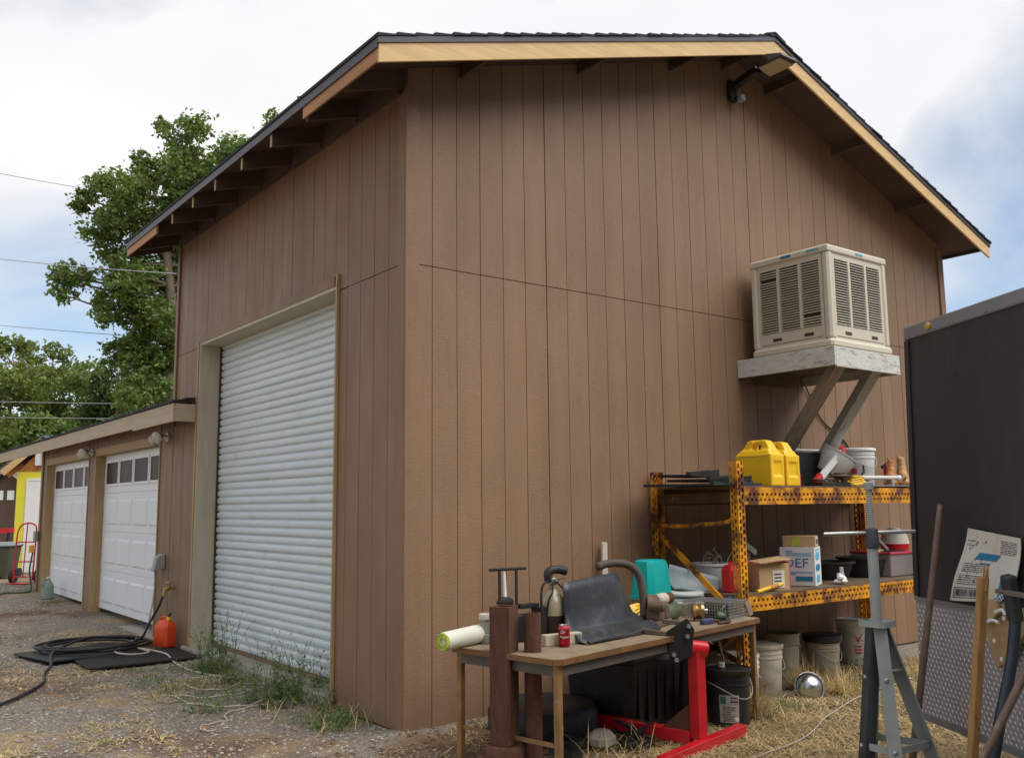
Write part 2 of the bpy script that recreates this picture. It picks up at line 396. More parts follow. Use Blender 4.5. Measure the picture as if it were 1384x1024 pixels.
# ---------------------------------------------------------------- mesh building
class MB:
    def __init__(self):
        self.v, self.f = [], []

    def add(self, vs_, fs):
        o = len(self.v)
        self.v += [tuple(p) for p in vs_]
        self.f += [tuple(i + o for i in f) for f in fs]
        return self

    def hexa(self, p):      # 8 points: bottom 4 (ccw), top 4
        return self.add(p, [(3, 2, 1, 0), (4, 5, 6, 7), (0, 1, 5, 4), (1, 2, 6, 5), (2, 3, 7, 6), (3, 0, 4, 7)])

    def box(self, x0, x1, y0, y1, z0, z1):
        return self.hexa([(x0, y0, z0), (x1, y0, z0), (x1, y1, z0), (x0, y1, z0), (x0, y0, z1), (x1, y0, z1), (x1, y1, z1), (x0, y1, z1)])

    def cbox(self, b, c=0.01):      # box with chamfered vertical + top edges; b = 6 bounds
        x0, x1, y0, y1, z0, z1 = b
        def ring(i, z): return [(x0 + i + c, y0 + i, z), (x1 - i - c, y0 + i, z), (x1 - i, y0 + i + c, z), (x1 - i, y1 - i - c, z),
                                (x1 - i - c, y1 - i, z), (x0 + i + c, y1 - i, z), (x0 + i, y1 - i - c, z), (x0 + i, y0 + i + c, z)]
        return self.loft([ring(c * .6, z0), ring(0, z0 + c), ring(0, z1 - c), ring(c * .6, z1)])

    def loft(self, rings, caps=True, closed=True):
        n = len(rings[0]); o = len(self.v)
        for r in rings: self.v += [tuple(p) for p in r]
        for i in range(len(rings) - 1):
            for j in range(n if closed else n - 1):
                a, b_ = o + i * n + j, o + i * n + (j + 1) % n
                self.f.append((a, b_, b_ + n, a + n))
        if caps:
            self.f.append(tuple(o + j for j in reversed(range(n))))
            self.f.append(tuple(o + (len(rings) - 1) * n + j for j in range(n)))
        return self

    def bar(self, p, q, w, h, up=(0, 0, 1)):   # beam p->q, width w (sideways), height h (towards up)
        p, q = Vector(p), Vector(q)
        d = (q - p).normalized(); u = Vector(up)
        s = d.cross(u)
        if s.length < 1e-4: s = d.cross(Vector((1, 0, 0)))
        s.normalize(); u = s.cross(d)
        s *= w / 2; u *= h / 2
        return self.hexa([p - s - u, p + s - u, q + s - u, q - s - u, p - s + u, p + s + u, q + s + u, q - s + u])

    def tube(self, pts, r, n=8, caps=True):
        pts = [Vector(p) for p in pts]
        rr = r if isinstance(r, (list, tuple)) else [r] * len(pts)
        d0 = (pts[1] - pts[0]).normalized()
        a = d0.orthogonal().normalized()
        rings = []
        for i, p in enumerate(pts):
            d = (pts[min(i + 1, len(pts) - 1)] - pts[max(i - 1, 0)]).normalized()
            a = (a - d * a.dot(d)).normalized(); b = d.cross(a)
            rings.append([p + (a * math.cos(t) + b * math.sin(t)) * rr[i] for t in [2 * math.pi * k / n for k in range(n)]])
        return self.loft(rings, caps)

    def lathe(self, prof, n=20, c=(0, 0, 0), axis='z', caps=True):
        rings = []
        for r, h in prof:
            ring = []
            for k in range(n):
                t = 2 * math.pi * k / n
                x, y = r * math.cos(t), r * math.sin(t)
                q = (x, y, h) if axis == 'z' else ((h, x, y) if axis == 'x' else (y, h, x))
                ring.append((c[0] + q[0], c[1] + q[1], c[2] + q[2]))
            rings.append(ring)
        return self.loft(rings, caps)

    def prism(self, poly, a, b, axis='y'):     # poly in the other two axes
        def P(u, v, t): return (u, t, v) if axis == 'y' else ((t, u, v) if axis == 'x' else (u, v, t))
        return self.loft([[P(u, v, a) for u, v in poly], [P(u, v, b) for u, v in poly]])

    def ball(self, c, r, n=12, rings=7):      # ellipsoid
        rx, ry, rz = r if isinstance(r, (list, tuple)) else (r, r, r)
        R_ = []
        for i in range(rings + 1):
            a = -math.pi / 2 + math.pi * i / rings
            k_ = max(math.cos(a), .02)
            R_.append([(c[0] + rx * k_ * math.cos(2 * math.pi * j / n), c[1] + ry * k_ * math.sin(2 * math.pi * j / n), c[2] + rz * math.sin(a)) for j in range(n)])
        return self.loft(R_)

    def build(self, name, m, parent=None, smooth=False, bevel=0.0, loc=None, rot=None, kind=None, subsurf=0, remesh=0.0):
        me = bpy.data.meshes.new(name)
        me.from_pydata(self.v, [], self.f)
        me.materials.append(MATS[m])
        if smooth:
            me.polygons.foreach_set('use_smooth', [True] * len(me.polygons))
        me.update()
        o = bpy.data.objects.new(name, me)
        COL.objects.link(o)
        if parent is not None: o.parent = parent
        if loc is not None: o.location = loc
        if rot is not None: o.rotation_euler = rot
        if smooth and smooth != 'all':
            md = o.modifiers.new('split', 'EDGE_SPLIT'); md.split_angle = R(38)
        if remesh:
            md = o.modifiers.new('remesh', 'REMESH'); md.mode = 'VOXEL'; md.voxel_size = remesh; md.use_smooth_shade = True
            md = o.modifiers.new('smooth', 'SMOOTH'); md.iterations = 4
        if bevel:
            md = o.modifiers.new('bevel', 'BEVEL'); md.width = bevel; md.segments = 2; md.limit_method = 'ANGLE'
        if subsurf:
            md = o.modifiers.new('sub', 'SUBSURF'); md.levels = subsurf; md.render_levels = subsurf
        if kind: o['kind'] = kind
        return o


def tag(o, label=None, cat=None, group=None, kind=None):
    if label: o['label'] = label
    if cat: o['category'] = cat
    if group: o['group'] = group
    if kind: o['kind'] = kind
    return o


def thing(name, label, cat, loc=(0, 0, 0), rz=0.0, group=None, rot=None):
    o = bpy.data.objects.new(name, None)
    o.empty_display_size = 0.1
    COL.objects.link(o)
    o.location = loc
    o.rotation_euler = rot if rot else (0, 0, rz)
    return tag(o, label, cat, group)


def share(src, name, parent, loc=None, rot=None, scale=None):
    o = src.copy(); o.name = name
    COL.objects.link(o); o.parent = parent
    if loc is not None: o.location = loc
    if rot is not None: o.rotation_euler = rot
    if scale is not None: o.scale = scale
    return o


def text_mesh(s, size, m, name='lettering', parent=None, loc=(0, 0, 0), rot=(0, 0, 0), extrude=0.0005, warp=None, shear=0.0, sx=1.0):
    cu = bpy.data.curves.new('txt', 'FONT'); cu.body = s; cu.size = size; cu.extrude = extrude
    cu.align_x = 'CENTER'; cu.align_y = 'CENTER'; cu.shear = shear
    t = bpy.data.objects.new('txt', cu); COL.objects.link(t)
    dg = bpy.context.evaluated_depsgraph_get()
    me = bpy.data.meshes.new_from_object(t.evaluated_get(dg))
    bpy.data.objects.remove(t)
    for v in me.vertices:
        v.co.x *= sx
        if warp: v.co = warp(v.co)
    me.materials.clear(); me.materials.append(MATS[m])
    o = bpy.data.objects.new(name, me); COL.objects.link(o)
    o.parent = parent; o.location = loc; o.rotation_euler = rot
    return o


def smooth_path(pts, k=6):      # Catmull-Rom
    P = [Vector(p) for p in pts]
    P = [P[0] * 2 - P[1]] + P + [P[-1] * 2 - P[-2]]
    out = []
    for i in range(1, len(P) - 2):
        a, b, c, d = P[i - 1:i + 3]
        for j in range(k):
            t = j / k
            out.append(0.5 * ((2 * b) + (c - a) * t + (2 * a - 5 * b + 4 * c - d) * t * t + (3 * b - a - 3 * c + d) * t ** 3))
    out.append(P[-2])
    return out


def gz(x, y):
    """ground height"""
    z = -0.03 + 0.0135 * max(0.0, y - 0.5) if y < 13 else 0.139
    if y < 1.0 and x > 0.6: z -= 0.02 * min(1, (x - 0.6))
    if -0.3 < x < 7.2 and y < 0.05: z += 0.035 * math.exp(-max(0.0, -y) / 0.22)
    if -1.0 < x <= 0.05 and -0.1 < y < 4.0: z += 0.02 * math.exp(-max(0.0, -x) / 0.2)
    return z + 0.018 * noise.noise(Vector((x * 0.7, y * 0.7, 0))) + 0.008 * noise.noise(Vector((x * 3, y * 3, 4)))


# ================================================================ SETTING: ground
def build_ground():
    xs = [-700, -250, -90, -40, -22, -14, -10] + [-8 + 0.2 * i for i in range(86)] + [10, 14, 22, 40, 90, 250, 700]
    ys = [-700, -250, -90, -40, -22, -14, -10] + [-7 + 0.2 * i for i in range(111)] + [16, 18, 22, 30, 45, 80, 160, 400, 900]
    v = [(x, y, gz(x, y)) for y in ys for x in xs]
    w = len(xs)
    f = [(j * w + i, j * w + i + 1, (j + 1) * w + i + 1, (j + 1) * w + i) for j in range(len(ys) - 1) for i in range(w - 1)]
    m = MB(); m.add(v, f)
    o = m.build('ground', 'ground_dirt', smooth='all')
    tag(o, 'bare gravelly yard with dry straw and sparse weeds', 'ground', kind='structure')


build_ground()

# ================================================================ shop building
GW, GD = 7.09, 4.85            # gable width, depth along the eave wall
G = 0.2032                     # groove spacing of the siding
XL, XR, XRR = -0.475, 3.56, 7.33
SL, SR = 0.312, 0.3446
ZL = 4.16
YF, YB = -0.45, 5.20           # front and back rake


def zb(x):
    return ZL + SL * (x - XL) if x <= XR else ZL + SL * (XR - XL) - SR * (x - XR)


def zd(x):
    return zb(x) + 0.13


shop = thing('shop_building', 'tall brown grooved plywood shop with wide roll-up door and gable roof', 'building')
gw = MB().prism([(0.01, -0.0), (GW - 0.01, -0.0), (GW - 0.01, zd(GW)), (XR, zd(XR)), (0.01, zd(0.01))], 0.016, 0.09).build('gable_wall', 'groove_dark', shop)
k = 0
x = 0.0
while x < GW - 0.02:
    x1 = min(x + G, GW)
    j0 = 0.0025 if k % 6 else 0.004
    j1 = 0.0025 if (k + 1) % 6 else 0.004
    a, b = x + j0, x1 - j1
    d = random.uniform(0, 0.0015)
    MB().box(a, b, d, 0.0145, 0.0, 3.047).build('siding_board', 'siding', gw)
    if a < XR < b:
        m = MB()
        m.prism([(a, 3.053), (b, 3.053), (b, zd(b) - .003), (XR, zd(XR) - .003), (a, zd(a) - .003)], d, 0.0145)
    else:
        m = MB().hexa([(a, d, 3.053), (b, d, 3.053), (b, .0145, 3.053), (a, .0145, 3.053),
                       (a, d, zd(a) - .003), (b, d, zd(b) - .003), (b, .0145, zd(b) - .003), (a, .0145, zd(a) - .003)])
    m.build('siding_board', 'siding', gw)
    x = x1; k += 1

# eave wall (faces -X) with the roll-up opening
OY0, OY1, OZ = 1.03, 4.05, 3.06
ZW = zd(0.0)
ew = MB()
ew.box(0.016, 0.09, 0.092, OY0, 0.0, ZW - .01); ew.box(0.016, 0.09, OY1 + .02, GD, 0.0, ZW - .01); ew.box(0.016, 0.09, OY0, OY1 + .02, OZ + .03, ZW - .01)
ew = ew.build('eave_wall', 'groove_dark', shop)


def eboard(y0, y1, z0, z1, parent, x0=0.0):
    d = random.uniform(0, 0.0015)
    MB().box(x0 + d, x0 + 0.0145, y0, y1, z0, z1).build('siding_board', 'siding', parent)


k = 0
ys = [0.0, 0.042] + [0.042 + G * i for i in range(1, 24)] + [GD]
for i in range(len(ys) - 1):
    a, b = ys[i] + 0.0025, ys[i + 1] - 0.0025
    if b - a < 0.02: continue
    if i == 0: a = 0.016
    eboard(a, b, 3.053 if not (a > OY0 - .05 and b < OY1 + .1) else OZ + 0.11, ZW - 0.004, ew)
    if a >= OY1 + 0.05 - .02 or b <= OY0:
        eboard(a, b, 0.0, 3.047, ew)
    elif a < OY0:
        eboard(a, OY0 - .001, 0.0, 3.044, ew)
    elif b > OY1 + .05:
        eboard(OY1 + .05, b, 0.0, 3.044, ew)
MB().box(7.0, GW, 0.095, GD, 0, zd(GW) - .01).build('rear_side_wall', 'siding', shop)
MB().prism([(0.1, 0), (6.99, 0), (6.99, zd(6.99) - .01), (XR, zd(XR) - .01), (0.1, zd(0.1) - .01)], GD - 0.1, GD).build('back_wall', 'siding', shop)
# corner boards
MB().box(-0.021, 0.088, -0.021, -0.001, -0.005, 4.27).build('corner_board', 'trim_brown', shop, bevel=0.003)
MB().box(-0.021, -0.001, -0.0005, 0.085, -0.005, 4.26).build('corner_board', 'trim_brown', shop, bevel=0.003)
MB().box(-0.021, -0.001, GD - 0.05, GD + 0.02, 2.3, 4.27).build('corner_board', 'trim_brown', shop, bevel=0.003)
MB().box(GW - 0.08, GW + 0.02, -0.021, -0.001, 0, zd(GW) - .06).build('corner_board', 'trim_brown', shop, bevel=0.003)
MB().box(0.02, GW - 0.02, 0.03, 0.12, -0.35, -0.001).build('foundation', 'concrete', shop)
MB().box(0.03, 0.12, 0.13, 1.02, -0.35, -0.001).build('foundation', 'concrete', shop)

# roof
roof = MB()
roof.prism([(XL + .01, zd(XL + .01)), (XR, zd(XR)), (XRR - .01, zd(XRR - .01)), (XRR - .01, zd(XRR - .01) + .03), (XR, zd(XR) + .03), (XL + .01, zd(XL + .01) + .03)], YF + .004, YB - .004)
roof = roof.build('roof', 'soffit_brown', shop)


def slope_box(x0, x1, y0, y1, dz0, dz1):
    m = MB()
    return m.hexa([(x0, y0, zb(x0) + dz0), (x1, y0, zb(x1) + dz0), (x1, y1, zb(x1) + dz0), (x0, y1, zb(x0) + dz0),
                   (x0, y0, zb(x0) + dz1), (x1, y0, zb(x1) + dz1), (x1, y1, zb(x1) + dz1), (x0, y1, zb(x0) + dz1)])


slope_box(XL, XR, YF, YF + .02, 0.0, 0.128).build('rake_fascia', 'raw_pine', roof)
slope_box(XR + .002, XRR, YF, YF + .02, 0.0, 0.128).build('rake_fascia', 'raw_pine', roof)
slope_box(XL - .012, XR, YF - .01, YF + .003, 0.125, 0.168).build('drip_edge', 'drip_edge', roof)
slope_box(XR + .002, XRR + .012, YF - .01, YF + .003, 0.125, 0.168).build('drip_edge', 'drip_edge', roof)
slope_box(XL - .012, XL + .006, YF + .004, YB, 0.100, 0.168).build('drip_edge', 'drip_edge', roof)
slope_box(XRR - .006, XRR + .012, YF + .004, YB, 0.100, 0.168).build('drip_edge', 'drip_edge', roof)
# eave board present only at the two ends
slope_box(XL, XL + .022, YF + .021, 0.66, 0.015, 0.128).build('eave_fascia', 'raw_pine_orange', roof)
slope_box(XL, XL + .022, 4.13, YB, 0.015, 0.128).build('eave_fascia', 'raw_pine_orange', roof)
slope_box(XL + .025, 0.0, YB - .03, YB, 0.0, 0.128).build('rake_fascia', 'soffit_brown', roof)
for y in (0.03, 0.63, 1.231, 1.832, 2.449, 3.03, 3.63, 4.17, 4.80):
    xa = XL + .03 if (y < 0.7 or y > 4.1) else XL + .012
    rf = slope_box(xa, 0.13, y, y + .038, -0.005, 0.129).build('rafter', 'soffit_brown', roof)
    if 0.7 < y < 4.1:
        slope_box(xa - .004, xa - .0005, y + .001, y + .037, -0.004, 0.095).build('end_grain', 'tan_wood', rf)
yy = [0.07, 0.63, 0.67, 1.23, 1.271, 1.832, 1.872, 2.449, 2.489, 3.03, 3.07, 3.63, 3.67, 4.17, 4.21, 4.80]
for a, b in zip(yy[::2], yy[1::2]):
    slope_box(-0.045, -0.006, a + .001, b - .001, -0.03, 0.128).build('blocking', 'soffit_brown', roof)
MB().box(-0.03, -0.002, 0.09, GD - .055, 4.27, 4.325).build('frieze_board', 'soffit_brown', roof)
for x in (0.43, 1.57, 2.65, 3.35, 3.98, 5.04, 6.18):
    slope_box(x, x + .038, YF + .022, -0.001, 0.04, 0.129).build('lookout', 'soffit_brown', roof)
# shingle courses, stepped
EXPO = 0.142
n = int((XR - XL) / EXPO) + 1
for i in range(n):
    a, b = XL - .02 + i * EXPO, min(XL - .02 + (i + 1) * EXPO + .015, XR)
    e = random.uniform(-.006, .006)
    m = MB().hexa([(a, YF - .02 + e, zb(a) + .168), (b, YF - .02 + e, zb(b) + .166), (b, YB + .02, zb(b) + .166), (a, YB + .02, zb(a) + .168),
                   (a, YF - .02 + e, zb(a) + .19), (b, YF - .02 + e, zb(b) + .174), (b, YB + .02, zb(b) + .174), (a, YB + .02, zb(a) + .19)])
    m.build('shingle_course', 'shingle', roof)
n = int((XRR - XR) / EXPO) + 1
for i in range(n):
    a, b = max(XR + .002, XRR + .02 - (i + 1) * EXPO - .015), XRR + .02 - i * EXPO
    e = random.uniform(-.006, .006)
    m = MB().hexa([(a, YF - .02 + e, zb(a) + .166), (b, YF - .02 + e, zb(b) + .168), (b, YB + .02, zb(b) + .168), (a, YB + .02, zb(a) + .166),
                   (a, YF - .02 + e, zb(a) + .174), (b, YF - .02 + e, zb(b) + .19), (b, YB + .02, zb(b) + .19), (a, YB + .02, zb(a) + .174)])
    m.build('shingle_course', 'shingle', roof)
MB().prism([(XR - .14, zb(XR - .14) + .186), (XR, zb(XR) + .192), (XR + .14, zb(XR + .14) + .186), (XR + .14, zb(XR + .14) + .198), (XR, zb(XR) + .206), (XR - .14, zb(XR - .14) + .198)], YF - .022, YB + .022).build('ridge_cap', 'shingle', roof)

# roll-up door
rdoor = MB()
rdoor.box(0.23, 0.245, OY0 - .05, OY1 + .05, 0.1, OZ + .05)
rdoor = rdoor.build('roll_up_door', 'jack_grey', shop)
PITCH = 0.0715
prof = [(0.004, 0.000), (-0.002, 0.002), (-0.010, 0.007), (-0.0145, 0.016), (-0.0160, 0.030), (-0.0160, 0.044), (-0.0140, 0.054), (-0.008, 0.0605), (0.0005, 0.063), (0.004, 0.0712)]
slat_m = MB().prism([(p[0], p[1]) for p in prof], OY0 - .03, OY1 + .03, 'y')
slat = None
for i in range(42):
    z = 0.10 + i * PITCH
    if slat is None:
        slat = slat_m.build('slat', 'door_metal', rdoor, loc=(0.225, 0, z), smooth=True)
    else:
        share(slat, 'slat', rdoor, (0.225 + random.uniform(-.001, .001), 0, z), (0, R(random.uniform(-1.0, 1.0)), R(random.uniform(-.04, .04))))
MB().box(0.20, 0.222, OY0, OY1, 0.075, 0.101).build('bottom_bar', 'trim_brown', rdoor)
MB().box(0.19, 0.228, OY0, OY0 + .03, 0.1, OZ).build('guide_rail', 'weathered_cream', rdoor)
MB().box(0.19, 0.228, OY1 - .012, OY1 - .001, 0.1, OZ).build('guide_rail', 'groove_dark', rdoor)
# frame of the opening
fr = MB().box(-0.012, 0.228, OY1, OY1 + .022, 0.02, OZ).build('door_jamb', 'weathered_cream', shop)
MB().box(-0.012, 0.228, OY0 - .022, OY0 - .001, 0.02, OZ).build('door_jamb', 'weathered_cream', shop)
MB().box(-0.010, 0.228, OY0 - .02, OY1 + .02, OZ + .001, OZ + .025).build('door_header', 'weathered_cream', shop)
MB().box(-0.014, -0.002, OY0 + .02, OY1 + .02, OZ + .026, OZ + .105).build('header_board', 'trim_brown', shop)
MB().box(-0.024, -0.002, OY0 - .045, OY0 - .0225, 0.0, OZ + .115).build('door_trim', 'tan_wood', shop)
MB().box(-0.024, -0.002, OY1 + .0225, OY1 + .055, 0.0, OZ + .03).build('door_trim', 'tan_wood', shop)
# doorway slab
sl = MB().cbox((-0.03, 0.30, OY0 - .03, OY1 + .25, -0.3, 0.073), .012).build('door_sill', 'concrete', shop)

# ================================================================ garage wing
gar = thing('garage_wing', 'low brown garage wing with two white panelled doors', 'building', (0, GD, 0))
GY1 = 11.62
O1, O2, GZ = (5.30, 8.10), (8.50, 11.25), 2.13


def gpart(m, name, material, parent=None, **kw):
    o = m.build(name, material, parent or gar, **kw)
    if parent is None: o.location = (0, -GD, 0)
    return o


gwall = MB()
for a, b in ((GD + .003, O1[0] - .023), (O1[1] + .023, O2[0] - .023), (O2[1] + .023, GY1 - .101)):
    gwall.box(0.016, 0.15, a, b, 0.02, 2.45)
gwall.box(0.016, 0.15, O1[0] - .022, O1[1] + .022, GZ + .03, 2.45)
gwall.box(0.016, 0.15, O2[0] - .022, O2[1] + .022, GZ + .03, 2.45)
gwall = gpart(gwall, 'garage_wall', 'groove_dark')
for a, b in ((GD + .012, O1[0] - .025), (O1[1] + .025, O2[0] - .025), (O2[1] + .025, GY1)):
    y = a
    while y < b - .02:
        y1 = min(y + G, b)
        eboard(y + .003, y1 - .003, 0.03, 2.44, gwall)
        y = y1
for o_ in (O1, O2):
    y = o_[0]
    while y < o_[1] - .02:
        y1 = min(y + G, o_[1])
        eboard(y + .003, y1 - .003, GZ + .1, 2.44, gwall)
        y = y1
    # jambs, header trim
    gpart(MB().box(-0.012, 0.14, o_[1], o_[1] + .022, 0.05, GZ + .022), 'door_jamb', 'tan_wood')
    gpart(MB().box(-0.012, 0.14, o_[0] - .022, o_[0], 0.05, GZ + .022), 'door_jamb', 'tan_wood')
    gpart(MB().box(-0.012, 0.14, o_[0], o_[1], GZ, GZ + .022), 'door_header', 'tan_wood')
    gpart(MB().box(-0.018, -0.001, o_[0] - .02, o_[1] + .02, GZ + .0225, GZ + .095), 'header_board', 'tan_wood')
    gpart(MB().box(0.096, 0.108, o_[0], o_[0] + .018, 0.12, GZ), 'door_stop', 'raw_pine')
    # sectional door
    dr = gpart(MB().box(0.121, 0.135, o_[0], o_[1], 0.13, GZ), 'garage_door', 'door_white')
    w = o_[1] - o_[0]
    sh = (GZ - 0.13) / 4
    for s in range(4):
        z0 = 0.13 + s * sh
        MB().box(0.112, 0.1205, o_[0] + .001, o_[1] - .001, z0 + .003, z0 + sh - .003).build('section', 'door_white', dr, bevel=0.003)
        cw = (w - 0.16) / 4
        for c in range(4):
            y0 = o_[0] + .08 + c * cw + .045; y1 = o_[0] + .08 + (c + 1) * cw - .045
            if s < 3:
                p = MB()
                p.loft([[(0.1115, y0, z0 + .09), (0.1115, y1, z0 + .09), (0.1115, y1, z0 + sh - .09), (0.1115, y0, z0 + sh - .09)],
                        [(0.102, y0 + .022, z0 + .112), (0.102, y1 - .022, z0 + .112), (0.102, y1 - .022, z0 + sh - .112), (0.102, y0 + .022, z0 + sh - .112)]])
                p.build('raised_panel', 'door_white', dr)
            else:
                q = MB()
                y0 -= .025; y1 += .025
                za, zc = z0 + .09, z0 + sh - .07
                q.box(0.098, 0.1118, y0, y1, za, za + .03); q.box(0.098, 0.1118, y0, y1, zc - .03, zc)
                q.box(0.098, 0.1118, y0, y0 + .03, za + .03, zc - .03); q.box(0.098, 0.1118, y1 - .03, y1, za + .03, zc - .03)
                q.build('window_frame', 'door_white', dr)
                MB().box(0.106, 0.1115, y0 + .0305, y1 - .0305, za + .0305, zc - .0305).build('pane', 'window_glass', dr)
gpart(MB().box(-0.05, 0.3, GD + .01, GY1, -0.2, 0.045), 'garage_sill', 'concrete')
gpart(MB().box(-0.021, -0.001, GY1 - .09, GY1 + .02, 0.03, 2.4), 'corner_board', 'trim_brown')
gpart(MB().box(0.15, 6.0, GY1 - .1, GY1, 0.0, 2.6), 'end_wall', 'siding')
# garage roof: the eave overhangs towards the yard and runs on past the end wall
SG = 0.22
XE = -0.22
RY0, RY1, RY2 = 4.12, 16.5, 12.0


def zg(x): return 2.40 + SG * (x - XE)


def groof(x0, x1, y0, y1, d0, d1):
    return MB().hexa([(x0, y0, zg(x0) + d0), (x1, y0, zg(x1) + d0), (x1, y1, zg(x1) + d0), (x0, y1, zg(x0) + d0),
                      (x0, y0, zg(x0) + d1), (x1, y0, zg(x1) + d1), (x1, y1, zg(x1) + d1), (x0, y1, zg(x0) + d1)])


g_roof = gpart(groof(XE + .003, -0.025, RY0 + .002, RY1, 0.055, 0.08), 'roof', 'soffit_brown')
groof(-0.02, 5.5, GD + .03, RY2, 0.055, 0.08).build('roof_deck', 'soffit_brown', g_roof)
MB().box(XE - .022, XE, RY0, 5.55, 2.285, 2.468).build('fascia_board', 'fascia_tan', g_roof)
MB().box(XE - .022, XE, 5.553, 10.4, 2.305, 2.468).build('fascia_board', 'fascia_tan', g_roof)
MB().box(XE - .022, XE, 10.403, RY1, 2.300, 2.468).build('fascia_board', 'fascia_tan', g_roof)
MB().box(XE + .001, -0.026, RY0 - .02, RY0, 2.287, 2.462).build('fascia_return', 'fascia_tan', g_roof)


def gcourse(a, b, y0, y1):
    m = MB().hexa([(a, y0, zg(a) + .082), (b, y0, zg(b) + .081), (b, y1, zg(b) + .081), (a, y1, zg(a) + .082),
                   (a, y0, zg(a) + .106), (b, y0, zg(b) + .089), (b, y1, zg(b) + .089), (a, y1, zg(a) + .106)])
    m.build('shingle_course', 'shingle', g_roof)


gcourse(XE - .035, -.115, RY0 - .025, RY1); gcourse(-.13, -.026, RY0 - .025, RY1)
for i in range(36):
    gcourse(-0.015 + i * 0.14, 0.14 + i * 0.14, GD + .03, RY2)
y = RY0 + .1
while y < RY1:
    groof(XE + .003, -0.026, y, y + .038, -0.05, 0.0545).build('rafter', 'soffit_brown', g_roof)
    y += 0.61


# ================================================================ things on the walls
# evaporative cooler
cool = thing('evaporative_cooler', 'cream box-shaped evaporative cooler with louvred sides on a wall bracket', 'cooler', (3.48, -0.92, 2.672))
CW, CD, CH = 0.87, 0.80, 0.885
body = MB()
body.cbox((0.04, CW - .04, 0.04, CD - .04, 0.03, CH - .05), .02)
body.build('pad_core', 'cooler_pad', cool)
MB().cbox((-0.012, CW + .012, -0.012, CD + .005, 0.0, 0.075), .02).build('pan', 'cooler_cream', cool)
top = MB()
top.loft([[(-.004, -.004, CH - .075), (CW + .004, -.004, CH - .075), (CW + .004, CD, CH - .075), (-.004, CD, CH - .075)],
          [(-.004, -.004, CH - .02), (CW + .004, -.004, CH - .02), (CW + .004, CD, CH - .02), (-.004, CD, CH - .02)],
          [(.05, .05, CH), (CW - .05, .05, CH), (CW - .05, CD - .05, CH), (.05, CD - .05, CH)]])
top.build('top_cap', 'cooler_cream', cool, bevel=0.012)
for cx, cy in ((0, 0), (CW - .07, 0), (0, CD - .07), (CW - .07, CD - .07)):
    MB().cbox((cx, cx + .07, cy, cy + .07, 0.074, CH - .07), .018).build('corner_post', 'cooler_cream', cool)
lv = MB().add([(0, 0, 0), (.2, 0, 0), (.2, .022, .012), (0, .022, .012), (0, 0, .006), (.2, 0, .006), (.2, .022, .0165), (0, .022, .0165)],
              [(3, 2, 1, 0), (4, 5, 6, 7), (0, 1, 5, 4), (1, 2, 6, 5), (2, 3, 7, 6), (3, 0, 4, 7)])
first = None
for side, length in ((0, CW), (1, CD)):
    g = bpy.data.objects.new('grille_panel', None); COL.objects.link(g); g.parent = cool
    fr_m = MB()
    L0, L1 = 0.07, length - .07
    fr_m.box(L0, L1, 0.012, 0.03, 0.076, 0.20); fr_m.box(L0, L1, 0.012, 0.03, CH - .125, CH - .0755)
    cols = 3
    cwid = (L1 - L0) / cols
    for c in range(cols + 1):
        xx = L0 + c * cwid
        a, b = max(L0, xx - .016), min(L1, xx + .016)
        if c == 0: b = L0 + .03
        if c == cols: a = L1 - .03
        fr_m.box(a, b, 0.010, 0.03, 0.2005, CH - .1255)
    f_o = fr_m.build('grille_frame', 'cooler_cream', g)
    for sx in (L0 + .14, L1 - .2):
        MB().box(sx, sx + .09, 0.0095, 0.0118, 0.125, 0.152).build('hand_slot', 'groove_dark', g)
    MB().box(L0 + .02, L1 - .02, 0.0098, 0.0119, 0.100, 0.104).build('seam', 'cooler_pad', g)
    for c in range(cols):
        a = L0 + c * cwid + (.03 if c == 0 else .016); b = L0 + (c + 1) * cwid - (.03 if c == cols - 1 else .016)
        nl = 25
        for i in range(nl):
            z = 0.205 + i * (CH - .13 - .205) / nl
            if random.random() < 0.012: continue
            if first is None:
                first = lv.build('louver', 'cooler_cream', g, loc=(a, 0.004, z)); o = first
            else:
                o = share(first, 'louver', g, (a, 0.004, z), (R(random.uniform(-3, 3)), 0, 0))
            o.scale = ((b - a) / .2, 1, 1)
    if side == 1:
        g.rotation_euler = (0, 0, R(-90)); g.location = (0, CD, 0)
MB().box(.40, .50, -.009, -.0045, CH - .052, CH - .034).build('badge', 'print_lightblue', cool)
MB().box(-.009, -.0045, .36, .46, CH - .052, CH - .03).build('badge', 'print_blue', cool)
MB().box(-.009, -.0045, .08, .20, CH - .05, CH - .032).build('badge', 'print_lightblue', cool)

plat = thing('cooler_platform', 'wall platform with flaking white edge boards and two diagonal wooden braces', 'platform', (3.40, 0, 2.5))
PW, PD = 0.965, 0.985
MB().box(0.022, PW - .022, -PD + .022, -.003, 0.09, 0.158).build('deck', 'plywood', plat)
MB().box(0, 0.021, -PD, -.003, 0.01, 0.168).build('edge_board', 'white_flaking', plat, bevel=.004)
MB().box(0.0215, PW, -PD, -PD + .021, 0.0, 0.165).build('edge_board', 'white_flaking', plat, bevel=.004)
MB().box(PW - .021, PW, -PD + .0215, -.003, 0.0, 0.165).build('edge_board', 'white_flaking', plat, bevel=.004)
MB().box(.05, .75, -.09, -.003, -.03, 0.089).build('ledger', 'plywood', plat)
for sx, mt, zz in ((.14, 'weathered_wood', -.62), (.67, 'grey_flaking', -.70)):
    p, q = Vector((sx + .42, -.06, zz)), Vector((sx + .06, -PD + .07, .085))
    L = (q - p).length
    b = MB().box(0, L, -.05, .05, -.045, .045).build('brace', mt, plat, bevel=.004)
    b.location = p
    b.rotation_euler = (q - p).to_track_quat('X', 'Z').to_euler()

